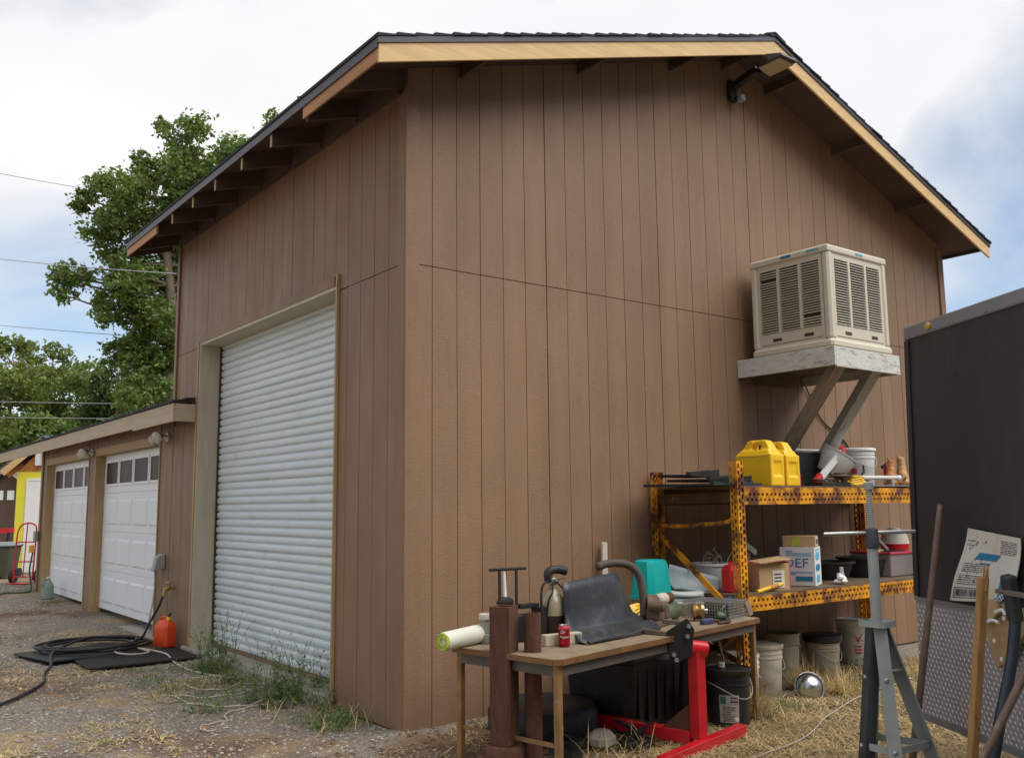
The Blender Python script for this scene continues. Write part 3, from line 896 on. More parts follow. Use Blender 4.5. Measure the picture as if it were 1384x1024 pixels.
cb = MB().tube(smooth_path([(4.37, -.02, 2.50), (4.6, -.012, 2.2), (5.02, -.012, 1.95), (5.1, -.012, 1.6)]), .008, 6)
tag(cb.build('wall_cable', 'black_rubber'), 'thin dark cable sloping down the siding below the cooler', 'cable')

# flood light under the gable
fl = thing('wall_floodlight', 'black flat-headed flood light on a bracket under the gable', 'light', (3.47, -0.001, 5.21))
MB().cbox((-.05, .05, -.045, 0, -.11, .09), .012).build('mount', 'black_plastic', fl)
MB().bar((0, -.03, .03), (-.05, -.36, .06), .06, .06).build('arm', 'black_plastic', fl)
h = MB()
h.loft([[(-.11, -.40, .04), (.09, -.36, .02), (.09, -.33, .05), (-.11, -.37, .085)],
        [(-.17, -.56, .03), (.06, -.56, .01), (.06, -.54, .075), (-.17, -.54, .10)],
        [(-.15, -.70, .025), (.04, -.72, .01), (.04, -.70, .05), (-.15, -.68, .06)]])
h.build('lamp_head', 'drip_edge', fl, bevel=.008)
MB().hexa([(-.115, -.42, .026), (.065, -.40, .008), (.04, -.67, .0), (-.135, -.66, .014), (-.115, -.42, .034), (.065, -.40, .016), (.04, -.67, .012), (-.135, -.66, .024)]).build('lens', 'led_lens', fl)
MB().lathe([(.0, -.03), (.035, -.025), (.042, .0), (.03, .03), (0, .035)], 12, (.03, -.10, -.10)).build('sensor', 'grey_plastic', fl, smooth=True)
MB().tube([(.02, -.04, -.07), (.028, -.1, -.09)], .015, 8).build('sensor_stem', 'black_plastic', fl)

# garage flood lamps, outlets, tap
for (y, lab) in ((5.02, 'white twin-bulb flood lamp by the nearer garage door'), (8.33, 'white twin-bulb flood lamp between the two garage doors')):
    t = thing('garage_floodlight', lab, 'light', (-.001, y, 2.19), group='flood lamps over the garage doors')
    MB().lathe([(.055, 0), (.055, -.02), (.03, -.03)], 14, axis='x').build('base', 'lamp_white', t, smooth=True)
    for (dx, dy, dz) in ((-.16, -.11, -.02), (-.13, .14, -.04)):
        MB().tube([(-.02, dy * .2, 0), (dx * .55, dy * .6, .02)], .014, 8).build('arm', 'lamp_white', t)
        q = Vector((dx, dy, dz)); st = Vector((dx * .5, dy * .55, .015)); ax = (q - st).normalized()
        bulb = MB().lathe([(.022, 0), (.03, .03), (.062, .085), (.066, .10), (.058, .108)], 16).build('lamp_bulb', 'lamp_white', t, smooth=True, loc=st)
        bulb.rotation_euler = ax.to_track_quat('Z', 'Y').to_euler()
        MB().lathe([(.056, .1085), (.05, .115), (.02, .12)], 16).build('lamp_lens', 'lamp_glass', bulb, smooth=True)

ob = thing('outlet_box', 'grey weatherproof outlet box beside the nearer garage door', 'outlet', (-.001, 5.02, .86))
MB().cbox((-.05, 0, -.06, .06, -.08, .08), .01).build('cover_base', 'grey_plastic', ob)
MB().loft([[(-.051, -.055, -.09), (-.051, .055, -.09), (-.051, .055, .075), (-.051, -.055, .075)], [(-.12, -.05, -.10), (-.12, .05, -.10), (-.09, .05, .05), (-.09, -.05, .05)]]).build('cover_bubble', 'grey_plastic', ob, bevel=.008)
ob2 = thing('outlet_box', 'small grey outlet box with orange plug on far garage corner', 'outlet', (-.03, 11.58, 1.0))
MB().cbox((-.06, 0, -.06, .06, -.08, .08), .01).build('cover', 'grey_plastic', ob2)
MB().cbox((-.12, -.05, -.03, .03, -.26, -.14), .01).build('plug', 'yellow_plastic', ob2)
cord = MB().tube(smooth_path([(-.09, 5.02, .78), (-.10, 5.0, .5), (-.13, 5.02, .25), (-.16, 4.95, .07), (-.28, 4.6, .085), (-.5, 4.5, .09), (-.66, 4.25, .08), (-.58, 4.02, .075),
                            (-.40, 4.05, .075), (-.42, 4.35, .08), (-.3, 3.9, .07), (-.31, 3.6, .03), (-.32, 3.1, .02), (-.2, 2.65, .01)]), .008, 6)
tag(cord.build('extension_cord', 'rope_pale', smooth=True), 'pale cord hanging from the outlet box and looping over the black mats', 'cord')

tap = thing('garden_tap', 'brass garden tap on the brown wall above the red can', 'tap', (-.001, 4.66, .61))
MB().tube([(0, 0, 0), (-.06, 0, 0), (-.09, 0, -.01)], .014, 8).build('spout', 'brass', tap)
MB().tube([(-.085, 0, 0), (-.10, -.005, -.07)], .016, 8).build('outlet', 'brass', tap)
MB().tube([(-.05, 0, .01), (-.05, 0, .05)], .008, 6).build('stem', 'brass', tap)
MB().lathe([(.03, .05), (.034, .055), (.03, .062)], 10, (-.05, 0, 0)).build('handle', 'brass', tap)
MB().cbox((-.10, -.055, -.075, -.02, -.02, .015), .008).build('splitter', 'brass', tap)

# ================================================================ yard by the garage
pts = [(-.11, 4.655, .53), (-.15, 4.66, .42), (-.23, 4.68, .26), (-.28, 4.70, .14), (-.36, 4.74, .09)]
rng = random.Random(3)
for i in range(46):
    a = -1.2 + i * 0.62
    r = 0.36 + 0.09 * math.sin(i * .37) + rng.uniform(-.03, .03)
    pts.append((-.72 + r * 1.25 * math.cos(a) + .05 * math.sin(i * .21), 4.78 + r * 1.15 * math.sin(a), .075 + .0011 * i + rng.uniform(-.006, .006)))
pts += [(-1.15, 4.45, .11), (-1.25, 4.05, .05), (-1.38, 3.65, .035), (-1.45, 3.3, .03), (-1.62, 2.95, .025), (-1.9, 2.55, .02), (-2.3, 2.2, .015), (-2.9, 2.0, .01)]
tag(MB().tube(smooth_path(pts, 4), .0135, 8).build('garden_hose', 'black_rubber', smooth='all'), 'coiled black garden hose lying on mats below the tap', 'hose')
MB_mat = MB().cbox((-1.03, -.05, 3.62, 4.42, .03, .052), .01)
mt = MB_mat.build('rubber_mat', 'matte_black'); mt.rotation_euler = (0, 0, R(0))
tag(mt, 'flat dark rubber mat in front of the red can', 'mat')
mt2 = MB().cbox((-.5, .5, -.38, .38, 0, .02), .01).build('rubber_mat', 'black_rubber', loc=(-.85, 4.62, .043), rot=(0, R(1.2), R(14)))
tag(mt2, 'black rubber mat under the coiled hose', 'mat')

gc = thing('fuel_can', 'red plastic fuel can with yellow and black spout on dark mat', 'fuel can', (-.13, 4.46, .056), R(20))
gc.scale = (.78, .78, .78)
b = MB()
ring = lambda sx, sy, z, c=.03: [(-sx + c, -sy, z), (sx - c, -sy, z), (sx, -sy + c, z), (sx, sy - c, z), (sx - c, sy, z), (-sx + c, sy, z), (-sx, sy - c, z), (-sx, -sy + c, z)]
b.loft([ring(.085, .12, 0), ring(.095, .13, .02), ring(.095, .13, .23), ring(.088, .12, .27), ring(.05, .085, .325), ring(.035, .05, .335)])
b.build('can_body', 'gas_red', gc, smooth=True, bevel=.006)
MB().tube(smooth_path([(0, .10, .29), (0, .085, .35), (0, .0, .37), (0, -.04, .345)]), .016, 8).build('handle', 'gas_red', gc, smooth='all')
MB().lathe([(.03, .33), (.03, .365), (.02, .37)], 12, (0, -.055, 0)).build('cap', 'yellow_plastic', gc, smooth=True)
MB().tube([(0, -.055, .36), (0, -.075, .41), (0, -.1, .415)], .014, 8).build('spout', 'black_plastic', gc)

jug = thing('plastic_jug', 'translucent greenish jug standing by the farther garage door', 'jug', (-.1, 10.25, gz(-.1, 10.25)))
MB().lathe([(.07, 0), (.085, .015), (.085, .17), (.075, .22), (.035, .27), (.03, .30), (.022, .305)], 16).build('jug_body', 'jug_plastic', jug, smooth=True)
MB().tube(smooth_path([(-.03, -.02, .29), (-.075, -.05, .29), (-.085, -.05, .22), (-.07, -.04, .18)]), .011, 6).build('handle', 'jug_plastic', jug)
MB().lathe([(.026, .305), (.026, .325)], 12).build('cap', 'print_white', jug)

rp_pts = [(-.2, 2.65), (-.45, 2.75), (-.58, 2.4), (-.45, 2.1), (-.2, 2.2), (-.1, 2.0), (-.35, 1.9), (-.62, 1.95), (-.78, 2.15), (-.72, 1.75), (-.55, 1.5), (-.3, 1.55), (-.05, 1.7),
          (-.2, 1.45), (-.5, 1.42), (-.68, 1.3), (-.72, 1.15), (-.88, 1.12), (-.95, .98), (-.88, .9)]
tag(MB().tube([Vector((q.x, q.y, gz(q.x, q.y) + .012 + .006 * math.sin(i))) for i, q in enumerate(smooth_path([(x, y, 0) for x, y in rp_pts], 7))], .005, 6).build('rope', 'rope_pale', smooth='all'),
    'pale thin rope snaking over the gravel before the roll-up door', 'rope')
st_pts = [(.9, -1.75), (1.3, -1.72), (1.9, -1.6), (2.5, -1.35), (3.2, -1.15), (4.2, -1.0)]
tag(MB().tube([Vector((q.x, q.y, gz(q.x, q.y) + .03)) for q in smooth_path([(x, y, 0) for x, y in st_pts], 7)], .004, 6).build('rope', 'rope_pale', smooth='all'),
    'pale cord stretched across the straw behind the grey jack stand', 'rope')


# ================================================================ enclosed trailer
TRL = thing('enclosed_trailer', 'black enclosed trailer with tread plate skirt and grey top rail', 'trailer', (1.672, -2.503, 0), math.atan2(-.8704, -.4924), rot=(R(-1.7), 0, math.atan2(-.8704, -.4924)))
TL_, TZ0, TZ1, TZ2 = 4.2, 0.285, 0.897, 2.31
MB().box(0, TL_, 0.012, 2.0, TZ0 + .02, TZ2).build('body', 'trailer_black', TRL)
for i in range(4):
    MB().box(0.002 + i * 1.05, 1.05 * (i + 1) - .002, 0.002, 0.0118, TZ1 + .003, TZ2).build('side_panel', 'trailer_black', TRL)
MB().box(-.012, TL_, -.012, 2.0, TZ2 + .001, TZ2 + .075).build('top_rail', 'trailer_rail', TRL, bevel=.01)
sk = MB().box(0, TL_, -.001, 0.0117, TZ0, TZ1).build('tread_plate_skirt', 'tread_plate', TRL)
lug = MB()
px_, pz_ = 0.034, 0.034
row = 0
z = TZ0 + .04
while z < TZ1 - .02:
    x = .012 + (px_ / 2 if row % 2 else 0)
    while x < 2.6:
        sgn = 1
        a = R(-52)
        dx, dz = math.cos(a) * .0105 * sgn, math.sin(a) * .0105
        nx, nz_ = -math.sin(a) * .0027 * sgn, math.cos(a) * .0027
        lug.add([(x - dx, -.0011, z - dz), (x + nx, -.0011, z + nz_), (x + dx, -.0011, z + dz), (x - nx, -.0011, z - nz_), (x - dx * .45, -.0038, z - dz * .45), (x + dx * .45, -.0038, z + dz * .45)],
                [(0, 4, 1), (1, 4, 5), (1, 5, 2), (2, 5, 3), (3, 5, 4), (3, 4, 0)])
        x += px_
    z += pz_ * .72; row += 1
lug.build('tread_lugs', 'lug_metal', sk, kind='stuff')
MB().box(-.006, TL_, -.014, -.0015, TZ0 - .004, TZ0 + .028).build('bottom_trim', 'trailer_rail', TRL)
MB().box(-.006, TL_, -.012, -.0015, TZ1 - .004, TZ1 + .014).build('skirt_trim', 'trailer_rail', TRL)
MB().box(-.012, .03, -.008, .0, TZ1 + .016, TZ2 - .002).build('corner_trim', 'trailer_black', TRL)
ml = MB().lathe([(.022, 0), (.022, .010), (.014, .017), (0, .018)], 14).build('marker_light', 'amber', TRL, smooth=True, loc=(.24, -.012, TZ2 + .036), rot=(R(90), 0, 0))
for i in range(14):
    MB().lathe([(.007, 0), (.006, .004), (0, .005)], 8).build('rivet', 'trailer_rail', TRL, loc=(.12 + i * .3, -.0125, TZ2 + .02), rot=(R(90), 0, 0))
for i in range(15):
    MB().lathe([(.006, 0), (.005, .003), (0, .004)], 8).build('screw', 'jack_dark', TRL, loc=(.09 + .31 * (i % 5) + .02 * (i % 3), .0018, TZ1 + .12 + .52 * (i // 5)), rot=(R(90), 0, 0))
for x in (2.55, 3.3):
    w_ = MB().lathe([(.20, -.09), (.31, -.10), (.335, -.07), (.335, .07), (.31, .10), (.20, .09)], 24, axis='y').build('wheel', 'black_rubber', TRL, smooth=True, loc=(x, .16, .29))
    MB().lathe([(.05, -.11), (.19, -.092), (.195, -.06), (.1, -.05)], 16, axis='y').build('rim', 'galvanised', w_, smooth=True)
MB().box(.5, .56, .3, .36, -.03, TZ0 + .02).build('support_leg', 'galvanised', TRL)
MB().box(.46, .60, .26, .40, -.045, -.03).build('support_foot', 'galvanised', TRL)


def tr_pt(u, off, z):      # point on the trailer side: u along it, off outwards
    return Vector((1.69 - .4924 * u - .8704 * off, -2.47 - .8704 * u + .4924 * off, z))


# cardboard hung on the trailer (local x along trailer side, y = out(-) , z up)
cbd = thing('flattened_carton', 'flattened white printed carton with blue banners hung on the black trailer', 'cardboard', (1.685, -2.49, 0), rot=(R(-1.7), 0, math.atan2(-.8704, -.4924)))
bm = MB()
NX, NZ = 8, 7
grid = []
for side_, off in ((0, -.030), (1, -.026)):
    for j in range(NZ):
        for i in range(NX):
            u, v = i / (NX - 1), j / (NZ - 1)
            x = (.385 + .155 * v) * (1 - u) + (.862 + .055 * v) * u
            z = (.925 + .36 * v) * (1 - u) + (.955 + .293 * v) * u
            w = .012 * math.sin(u * 5 + 1) * (1 - v) + .008 * math.sin(v * 6)
            grid.append((x, off - w - .006, z))
bm.v = grid
for j in range(NZ - 1):
    for i in range(NX - 1):
        a = j * NX + i
        bm.f.append((a, a + 1, a + NX + 1, a + NX)); o_ = NX * NZ
        bm.f.append((a + o_, a + NX + o_, a + NX + 1 + o_, a + 1 + o_))
for lst in ([j * NX for j in range(NZ)], [j * NX + NX - 1 for j in range(NZ)], list(range(NX)), [(NZ - 1) * NX + i for i in range(NX)]):
    for a, b in zip(lst[:-1], lst[1:]): bm.f.append((a, b, b + NX * NZ, a + NX * NZ))
bm.build('carton_sheet', 'paper_white', cbd, smooth=True)


def onsheet(u, v, lift=.003):
    x = (.385 + .155 * v) * (1 - u) + (.862 + .055 * v) * u
    z = (.925 + .36 * v) * (1 - u) + (.955 + .293 * v) * u
    w = .012 * math.sin(u * 5 + 1) * (1 - v) + .008 * math.sin(v * 6)
    return (x, -.030 - w - .006 - lift, z)


def sheet_patch(m, u0, v0, u1, v1, shear=0.0, n=5):
    o = len(m.v)
    for i in range(n + 1):
        t = i / n
        m.v.append(onsheet(u0 + (u1 - u0) * t, v0)); m.v.append(onsheet(u0 + (u1 - u0) * t + shear, v1))
    for i in range(n): m.f.append((o + 2 * i, o + 2 * i + 2, o + 2 * i + 3, o + 2 * i + 1))


m = MB(); sheet_patch(m, .26, .60, .62, .70, .06); sheet_patch(m, .36, .535, .52, .56, .02); m.build('blue_banner', 'print_blue', cbd)
m = MB(); sheet_patch(m, .62, .02, .86, .12, .10); sheet_patch(m, .72, .13, .97, .42, .03); m.build('blue_corner', 'print_blue', cbd)
m = MB()
rr = random.Random(5)
for (u0, u1, v0, v1, cnt) in ((.10, .45, .42, .53, 5), (.08, .42, .24, .36, 5), (.66, .95, .72, .90, 8), (.05, .2, .78, .84, 2)):
    for i in range(cnt):
        v = v0 + (v1 - v0) * i / max(1, cnt - 1); a = u0
        while a < u1:
            b = min(u1, a + rr.uniform(.02, .07)); sheet_patch(m, a, v, b - .008, v + .011, n=1); a = b + .006
m.build('small_print', 'print_dark', cbd, kind='stuff')
m = MB()
for i in range(16):
    u = .08 + i * .021
    sheet_patch(m, u, .07, u + rr.choice((.006, .010, .014)), .17, n=1)
sheet_patch(m, .05, .045, .44, .055); sheet_patch(m, .05, .185, .44, .195); sheet_patch(m, .05, .055, .06, .185, n=1); sheet_patch(m, .43, .055, .44, .185, n=1)
m.build('barcode', 'print_dark', cbd, kind='stuff')
m = MB()
for i in range(40):
    u, v = rr.uniform(.08, .5), rr.uniform(.15, .85); s_ = rr.uniform(.006, .016)
    sheet_patch(m, u, v, u + s_ * 1.4, v + s_ * 2, rr.uniform(-.01, .01), n=1)
m.build('stains', 'print_brown', cbd, kind='stuff')
text_mesh('Basic', .055, 'print_white', 'lettering', cbd, onsheet(.78, .10, .006), (R(90), R(-38), 0), shear=.2)
# torn wet flap hanging below
fp = thing('torn_cardboard', 'torn soggy brown cardboard flap hanging below the printed carton', 'cardboard', (1.685, -2.49, 0), rot=(R(-1.7), 0, math.atan2(-.8704, -.4924)))
m = MB()
out_ = [(.60, .93), (.66, .80), (.70, .70), (.735, .655), (.765, .675), (.80, .665), (.85, .74), (.90, .80), (.96, .86), (.93, .94), (.84, .955), (.72, .94)]
m.prism(out_, -.050, -.030, 'y')
m.build('flap', 'cardboard_wet', fp, bevel=.006)
m = MB(); m.prism([(.64, .90), (.73, .865), (.79, .905), (.78, .965), (.68, .96)], -.075, -.055, 'y'); m.build('folded_scrap', 'cardboard', fp, bevel=.004)
for pts_ in ([(.66, -.078, .875), (.70, -.082, .855), (.76, -.08, .872), (.80, -.078, .865)], [(.78, -.078, .91), (.83, -.08, .925), (.85, -.078, .905)]):
    MB().tube(smooth_path(pts_), .008, 6).build('torn_strip', 'print_white', fp)
for (u, z_) in ((.80, .885), (.725, .775), (.77, .70)):
    MB().lathe([(.011, 0), (.011, .003), (0, .004)], 10).build('white_spot', 'print_white', fp, loc=(u, -.051, z_), rot=(R(90), 0, 0))

# poles and stakes leaning by the trailer
p_ = MB().tube([(1.30, -2.62, gz(1.1, -2.6) - .02), tr_pt(.41, .03, 1.40)], [.018, .0165], 12)
tag(p_.build('steel_pole', 'pipe_rust_pale', smooth=True), 'long slim brownish steel pipe leaning on the trailer left of the carton', 'pole')
st = thing('wooden_stake', 'splintered orange wooden stake standing before the printed carton', 'stake')
q0, q1 = Vector((1.02, -3.06, -.05)), Vector((.993, -3.231, 1.09))
m = MB(); m.bar(q0, q1, .040, .034, (.87, -.49, 0)); m.build('shaft', 'stake_wood', st, bevel=.004)
m = MB(); d_ = (q1 - q0).normalized()
for i in range(9):
    a = q1 + Vector((rr.uniform(-.013, .013), rr.uniform(-.013, .013), -.06)); m.tube([a, a + d_ * rr.uniform(.065, .12)], [.007, .001], 5)
m.build('splinters', 'stake_wood', st)
bp = thing('bent_pipe', 'thick dark blue steel pipe with swivel head right of the stake', 'pipe')
MB().tube(smooth_path([(1.02, -3.10, -.05), (1.039, -3.193, .318), (1.05, -3.23, .489), (1.069, -3.282, .709), (1.07, -3.315, .899), (1.045, -3.322, 1.02)]), .024, 12).build('pipe', 'pipe_blue', bp, smooth='all')
MB().bar((1.075, -3.315, .90), (1.028, -3.322, 1.10), .06, .05, (.87, -.49, 0)).build('head', 'jack_dark', bp, bevel=.012)
MB().tube([(.965, -3.30, 1.035), (.70, -3.58, 1.045)], .0105, 10).build('cross_handle', 'steel', bp)
tag(MB().tube([(.715, -3.075, -.05), (1.02, -3.46, .88)], .017, 10).build('steel_pole', 'pipe_rust_pale', smooth=True), 'rusty pipe slanting across the blue pipe at the right edge', 'pole')

# ================================================================ grey screw jack stand
jk = thing('screw_jack_stand', 'tall grey tripod screw jack stand with steel cross handle', 'jack stand', (1.07, -2.66, gz(1.07, -2.66)))
JO = Vector((1.07, -2.66, gz(1.07, -2.66)))
zc = .87
# legs: angle-iron, wide at the bottom
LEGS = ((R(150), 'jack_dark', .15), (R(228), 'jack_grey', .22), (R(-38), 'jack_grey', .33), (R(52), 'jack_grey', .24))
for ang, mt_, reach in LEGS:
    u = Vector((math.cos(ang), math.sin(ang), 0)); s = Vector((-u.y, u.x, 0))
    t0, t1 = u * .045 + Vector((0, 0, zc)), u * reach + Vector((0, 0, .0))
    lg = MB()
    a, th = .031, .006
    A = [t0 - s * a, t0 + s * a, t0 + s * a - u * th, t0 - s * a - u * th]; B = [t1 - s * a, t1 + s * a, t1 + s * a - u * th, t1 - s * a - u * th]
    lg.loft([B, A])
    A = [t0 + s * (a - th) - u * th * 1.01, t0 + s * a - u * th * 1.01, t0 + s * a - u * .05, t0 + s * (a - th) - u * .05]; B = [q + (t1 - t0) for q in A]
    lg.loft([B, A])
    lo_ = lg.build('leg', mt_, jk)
    for f in (.36, .72):
        c_ = t1.lerp(t0, f) + u * .001
        bo = MB().lathe([(.012, 0), (.012, .006), (.006, .010), (0, .010)], 8).build('bolt', 'galvanised', lo_, loc=c_, rot=u.to_track_quat('Z', 'Y').to_euler())
def pt(i, f, k=1.0):
    a, _, re = LEGS[i]
    rr_ = (re * (1 - f) + .045 * f) * k
    return Vector((math.cos(a) * rr_, math.sin(a) * rr_, f * zc))


for a, b in ((0, 1), (1, 2), (2, 3), (3, 0)):
    MB().bar(pt(a, .36, .95), pt(b, .36, .95), .006, .032).build('tie_bar', 'jack_grey', jk)
MB().bar(pt(1, .76, .9), pt(2, .76, .9), .03, .006).build('tie_bar', 'jack_grey', jk)
MB().cbox((-.07, .07, -.07, .07, zc + .001, zc + .013), .02).build('top_plate', 'jack_grey', jk)
MB().lathe([(.0255, zc + .014), (.0255, zc + .36), (.024, zc + .365)], 18).build('outer_tube', 'jack_grey', jk, smooth=True)
MB().lathe([(.029, zc + .366), (.034, zc + .37), (.034, zc + .415), (.031, zc + .42), (.031, zc + .455), (.027, zc + .46)], 14).build('collar_nut', 'jack_dark', jk, smooth=True)
sc_ = []
zz = zc + .46
while zz < zc + .645:
    sc_ += [(.0125, zz), (.015, zz + .0045)]; zz += .011
sc_ += [(.017, zc + .65), (.022, zc + .652), (.022, zc + .685), (.01, zc + .69)]
MB().lathe(sc_, 14).build('screw', 'jack_grey', jk)
hd = Vector((.79, -.60, 0)).normalized()
MB().tube([hd * -.235 + Vector((0, 0, zc + .435)), hd * .215 + Vector((0, 0, zc + .445))], .0095, 10).build('cross_handle', 'steel', jk)

# ================================================================ pallet rack
rack = thing('pallet_rack', 'rusty yellow pallet rack with two loaded shelves against the gable wall', 'rack', (2.28, -.89, 0))
RX1, RDy = 2.74, .86      # length along +X, depth along +Y


def slotted(m, u0, u1, z0, z1, cols, pitch, slot_h, wall, place):
    """plate with real slots; place(u, w, z) maps to 3D, w = thickness 0..1"""
    def bx(ua, ub, za, zb_):
        m.hexa([place(ua, 0, za), place(ub, 0, za), place(ub, 1, za), place(ua, 1, za), place(ua, 0, zb_), place(ub, 0, zb_), place(ub, 1, zb_), place(ua, 1, zb_)])
    edges = [u0]
    for c0, c1 in cols: edges += [c0, c1]
    edges.append(u1)
    for i in range(0, len(edges), 2): bx(edges[i], edges[i + 1], z0, z1)
    for ci, (c0, c1) in enumerate(cols):
        z = z0 + (pitch / 2 if ci % 2 else 0.0)
        if z > z0: bx(c0, c1, z0, z)
        while z < z1:
            bx(c0, c1, z, min(z1, z + pitch - slot_h)); z += pitch


def upright(x, y, top_, facing, parent):
    m = MB()
    slotted(m, x, x + .076, -.05, top_, [(x + .011, x + .031), (x + .045, x + .065)], .05, .030, 0, lambda u, w, z: (u, y + w * .004 * facing, z))
    slotted(m, .0045, .07, -.05, top_, [(.020, .036), (.046, .060)], .05, .028, 0, lambda u, w, z: (x + w * .004, y + u * facing, z))
    m.box(x + .072, x + .076, min(y + .0045 * facing, y + .07 * facing), max(y + .0045 * facing, y + .07 * facing), -.05, top_)
    return m.build('upright', 'rack_yellow', parent)


upright(-.04, 0, 1.72, 1, rack)
upright(-.06, RDy - .01, 1.665, -1, rack)
upright(RX1, 0, 1.72, 1, rack)
upright(RX1, RDy, 1.66, -1, rack)
for z0, z1 in ((.645, .75), (1.405, 1.53)):
    for y, f_ in ((.0, 1), (RDy, -1)):
        m = MB()
        L0, L1 = .042, RX1 - .002
        # horizontal beam with two rows of holes: swap u and z in the plate
        slotted(m, z0, z1, L0, L1, [(z0 + .026, z0 + .044), (z0 + .066, z0 + .084)], .05, .024, 0, lambda u, w, z, y=y, f_=f_: (z, y + .006 * f_ + w * .004 * f_, u))
        m.box(L0, L1, min(y + .0105 * f_, y + .05 * f_), max(y + .0105 * f_, y + .05 * f_), z1 - .008, z1 - .004)
        m.box(L0, L1, min(y + .045 * f_, y + .05 * f_), max(y + .045 * f_, y + .05 * f_), z0 + .004, z1 - .009)
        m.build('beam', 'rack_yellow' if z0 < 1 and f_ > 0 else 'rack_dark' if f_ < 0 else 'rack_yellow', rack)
    MB().box(-.02, RX1 + .03, .03 if z0 > 1 else .012, RDy - .02, z1 - .003, z1 + .013).build('shelf_deck', 'plywood', rack)
MB().bar((-.02, .02, 1.46), (-.02, RDy - .03, 1.45), .03, .075).build('end_beam', 'rack_dark', rack)
MB().tube(smooth_path([(-.03, .03, 1.32), (-.045, .15, 1.275), (-.045, .65, 1.245), (-.03, .80, 1.275)]), .016, 8).build('frame_brace', 'rack_yellow', rack)
MB().bar((-.03, RDy - .05, 1.20), (-.03, .12, .66), .018, .045).build('frame_brace', 'rack_yellow', rack)
MB().bar((-.03, .06, .3), (-.03, RDy - .06, .55), .018, .04).build('frame_brace', 'rack_yellow', rack)
MB().bar((-.03, .05, .5), (-.03, RDy - .05, .1), .018, .04).build('frame_brace', 'rack_yellow', rack)
SH1, SH2 = .764, 1.544

# ================================================================ work table
TB = thing('work_table', 'weathered folding table with wooden top and brown steel legs', 'table', (.01, -1.51, 0), math.atan2(.44, 2.21))
TBL, TBW, TZ = 2.25, .80, .63
tm = MB()
cr = .035
tp = [(cr, 0), (TBL - cr, 0), (TBL, cr), (TBL, TBW - cr), (TBL - cr, TBW), (cr, TBW), (0, TBW - cr), (0, cr)]
tm.loft([[(x, y, TZ - .026) for x, y in tp], [(x, y, TZ) for x, y in tp]])
top_o = tm.build('table_top', 'table_top', TB)
eb = MB()
for a, b in zip(tp, tp[1:] + tp[:1]):
    eb.bar((a[0], a[1], TZ - .014), (b[0], b[1], TZ - .014), .008, .030)
eb.build('edge_band', 'table_edge', TB)
ap = MB(); ap.box(.05, TBL - .05, .03, .045, TZ - .09, TZ - .0265); ap.box(.05, TBL - .05, TBW - .045, TBW - .03, TZ - .09, TZ - .0265)
ap.box(.035, .05, .045, TBW - .045, TZ - .09, TZ - .0265); ap.box(TBL - .05, TBL - .035, .045, TBW - .045, TZ - .09, TZ - .0265)
ap.build('apron', 'apron_grey', TB)
for lx, ly in ((.04, .035), (TBL - .065, .035), (.04, TBW - .06), (TBL - .065, TBW - .06)):
    MB().box(lx - .006, lx + .030, ly - .006, ly + .030, -.06, TZ - .027).build('leg', 'table_leg', TB, bevel=.004)
MB().box(.045, .058, .06, TBW - .06, .18, .20).build('leg_stretcher', 'table_leg', TB)
_ca, _sa = math.cos(TB.rotation_euler[2]), math.sin(TB.rotation_euler[2])


def tpt(u, v, dz=0.0):        # point on the table top
    return (.01 + u * _ca - v * _sa, -1.51 + u * _sa + v * _ca, TZ + .001 + dz)


# ================================================================ rusty posts
rc = thing('rusty_column', 'square rusty steel column standing on a rusty wheel drum', 'column', (-.03, -1.10, gz(-.03, -1.1)), R(28))
z0 = .15 - gz(-.03, -1.1)
MB().lathe([(.15, 0), (.17, .02), (.17, .10), (.155, .115), (.11, .12), (.105, z0 - .015), (.095, z0)], 28).build('wheel_drum', 'rust', rc, smooth=True)
m = MB()
s_, h_ = .060, .875 - .15
for (a, b, c, d) in ((-s_, s_, -s_, -s_ + .008), (-s_, s_, s_ - .008, s_), (-s_, -s_ + .008, -s_ + .0081, s_ - .0081), (s_ - .008, s_, -s_ + .0081, s_ - .0081)):
    m.box(a, b, c, d, z0 + .001, z0 + h_)
m.build('post', 'rust', rc, bevel=.003)
MB().box(-s_ + .009, s_ - .009, -s_ + .009, s_ - .009, z0 + h_ - .02, z0 + h_ - .012).build('inner_plate', 'rust', rc)
rp_ = thing('rusty_pipe', 'shorter round rusty steel pipe with open top beside the square column', 'pipe', (.09, -1.20, gz(.09, -1.2) - .02))
m = MB()
top_z = .835 - gz(.09, -1.2) + .02
m.lathe([(.047, 0), (.047, top_z), (.039, top_z), (.039, .05)], 18, caps=False)
m.build('pipe', 'rust', rp_, smooth=True)
MB().lathe([(.065, .0), (.065, .03), (.05, .035)], 18).build('collar', 'rust', rp_, smooth=True)

# ================================================================ engine stand
es = thing('engine_stand', 'bright red steel engine stand with tilted mounting plate beside the table', 'engine stand')
ZG = gz(1.3, -1.2)
P0 = Vector((1.255, -1.325, ZG + .035))
MB().box(P0.x - .037, P0.x + .037, P0.y - .037, P0.y + .037, ZG + .065, .535).build('post', 'engine_red', es, bevel=.004)
MB().bar((.78, -1.47, ZG + .035), (1.74, -1.255, ZG + .035), .065, .065).build('front_foot', 'engine_red', es, bevel=.004)
MB().bar(P0 + Vector((-.012, .045, .032)), Vector((1.06, -.56, ZG + .075)), .065, .075).build('base_beam', 'engine_red', es, bevel=.004)
MB().bar((.92, -.54, ZG + .07), (1.34, -.42, ZG + .07), .07, .08).build('rear_foot', 'engine_red', es, bevel=.004)
MB().prism([(.0, .0), (.0, .20), (-.24, .0)], -.006, .006, 'y').build('gusset', 'rust', es, loc=P0 + Vector((-.02, .04, .032)), rot=(0, 0, R(-72)))
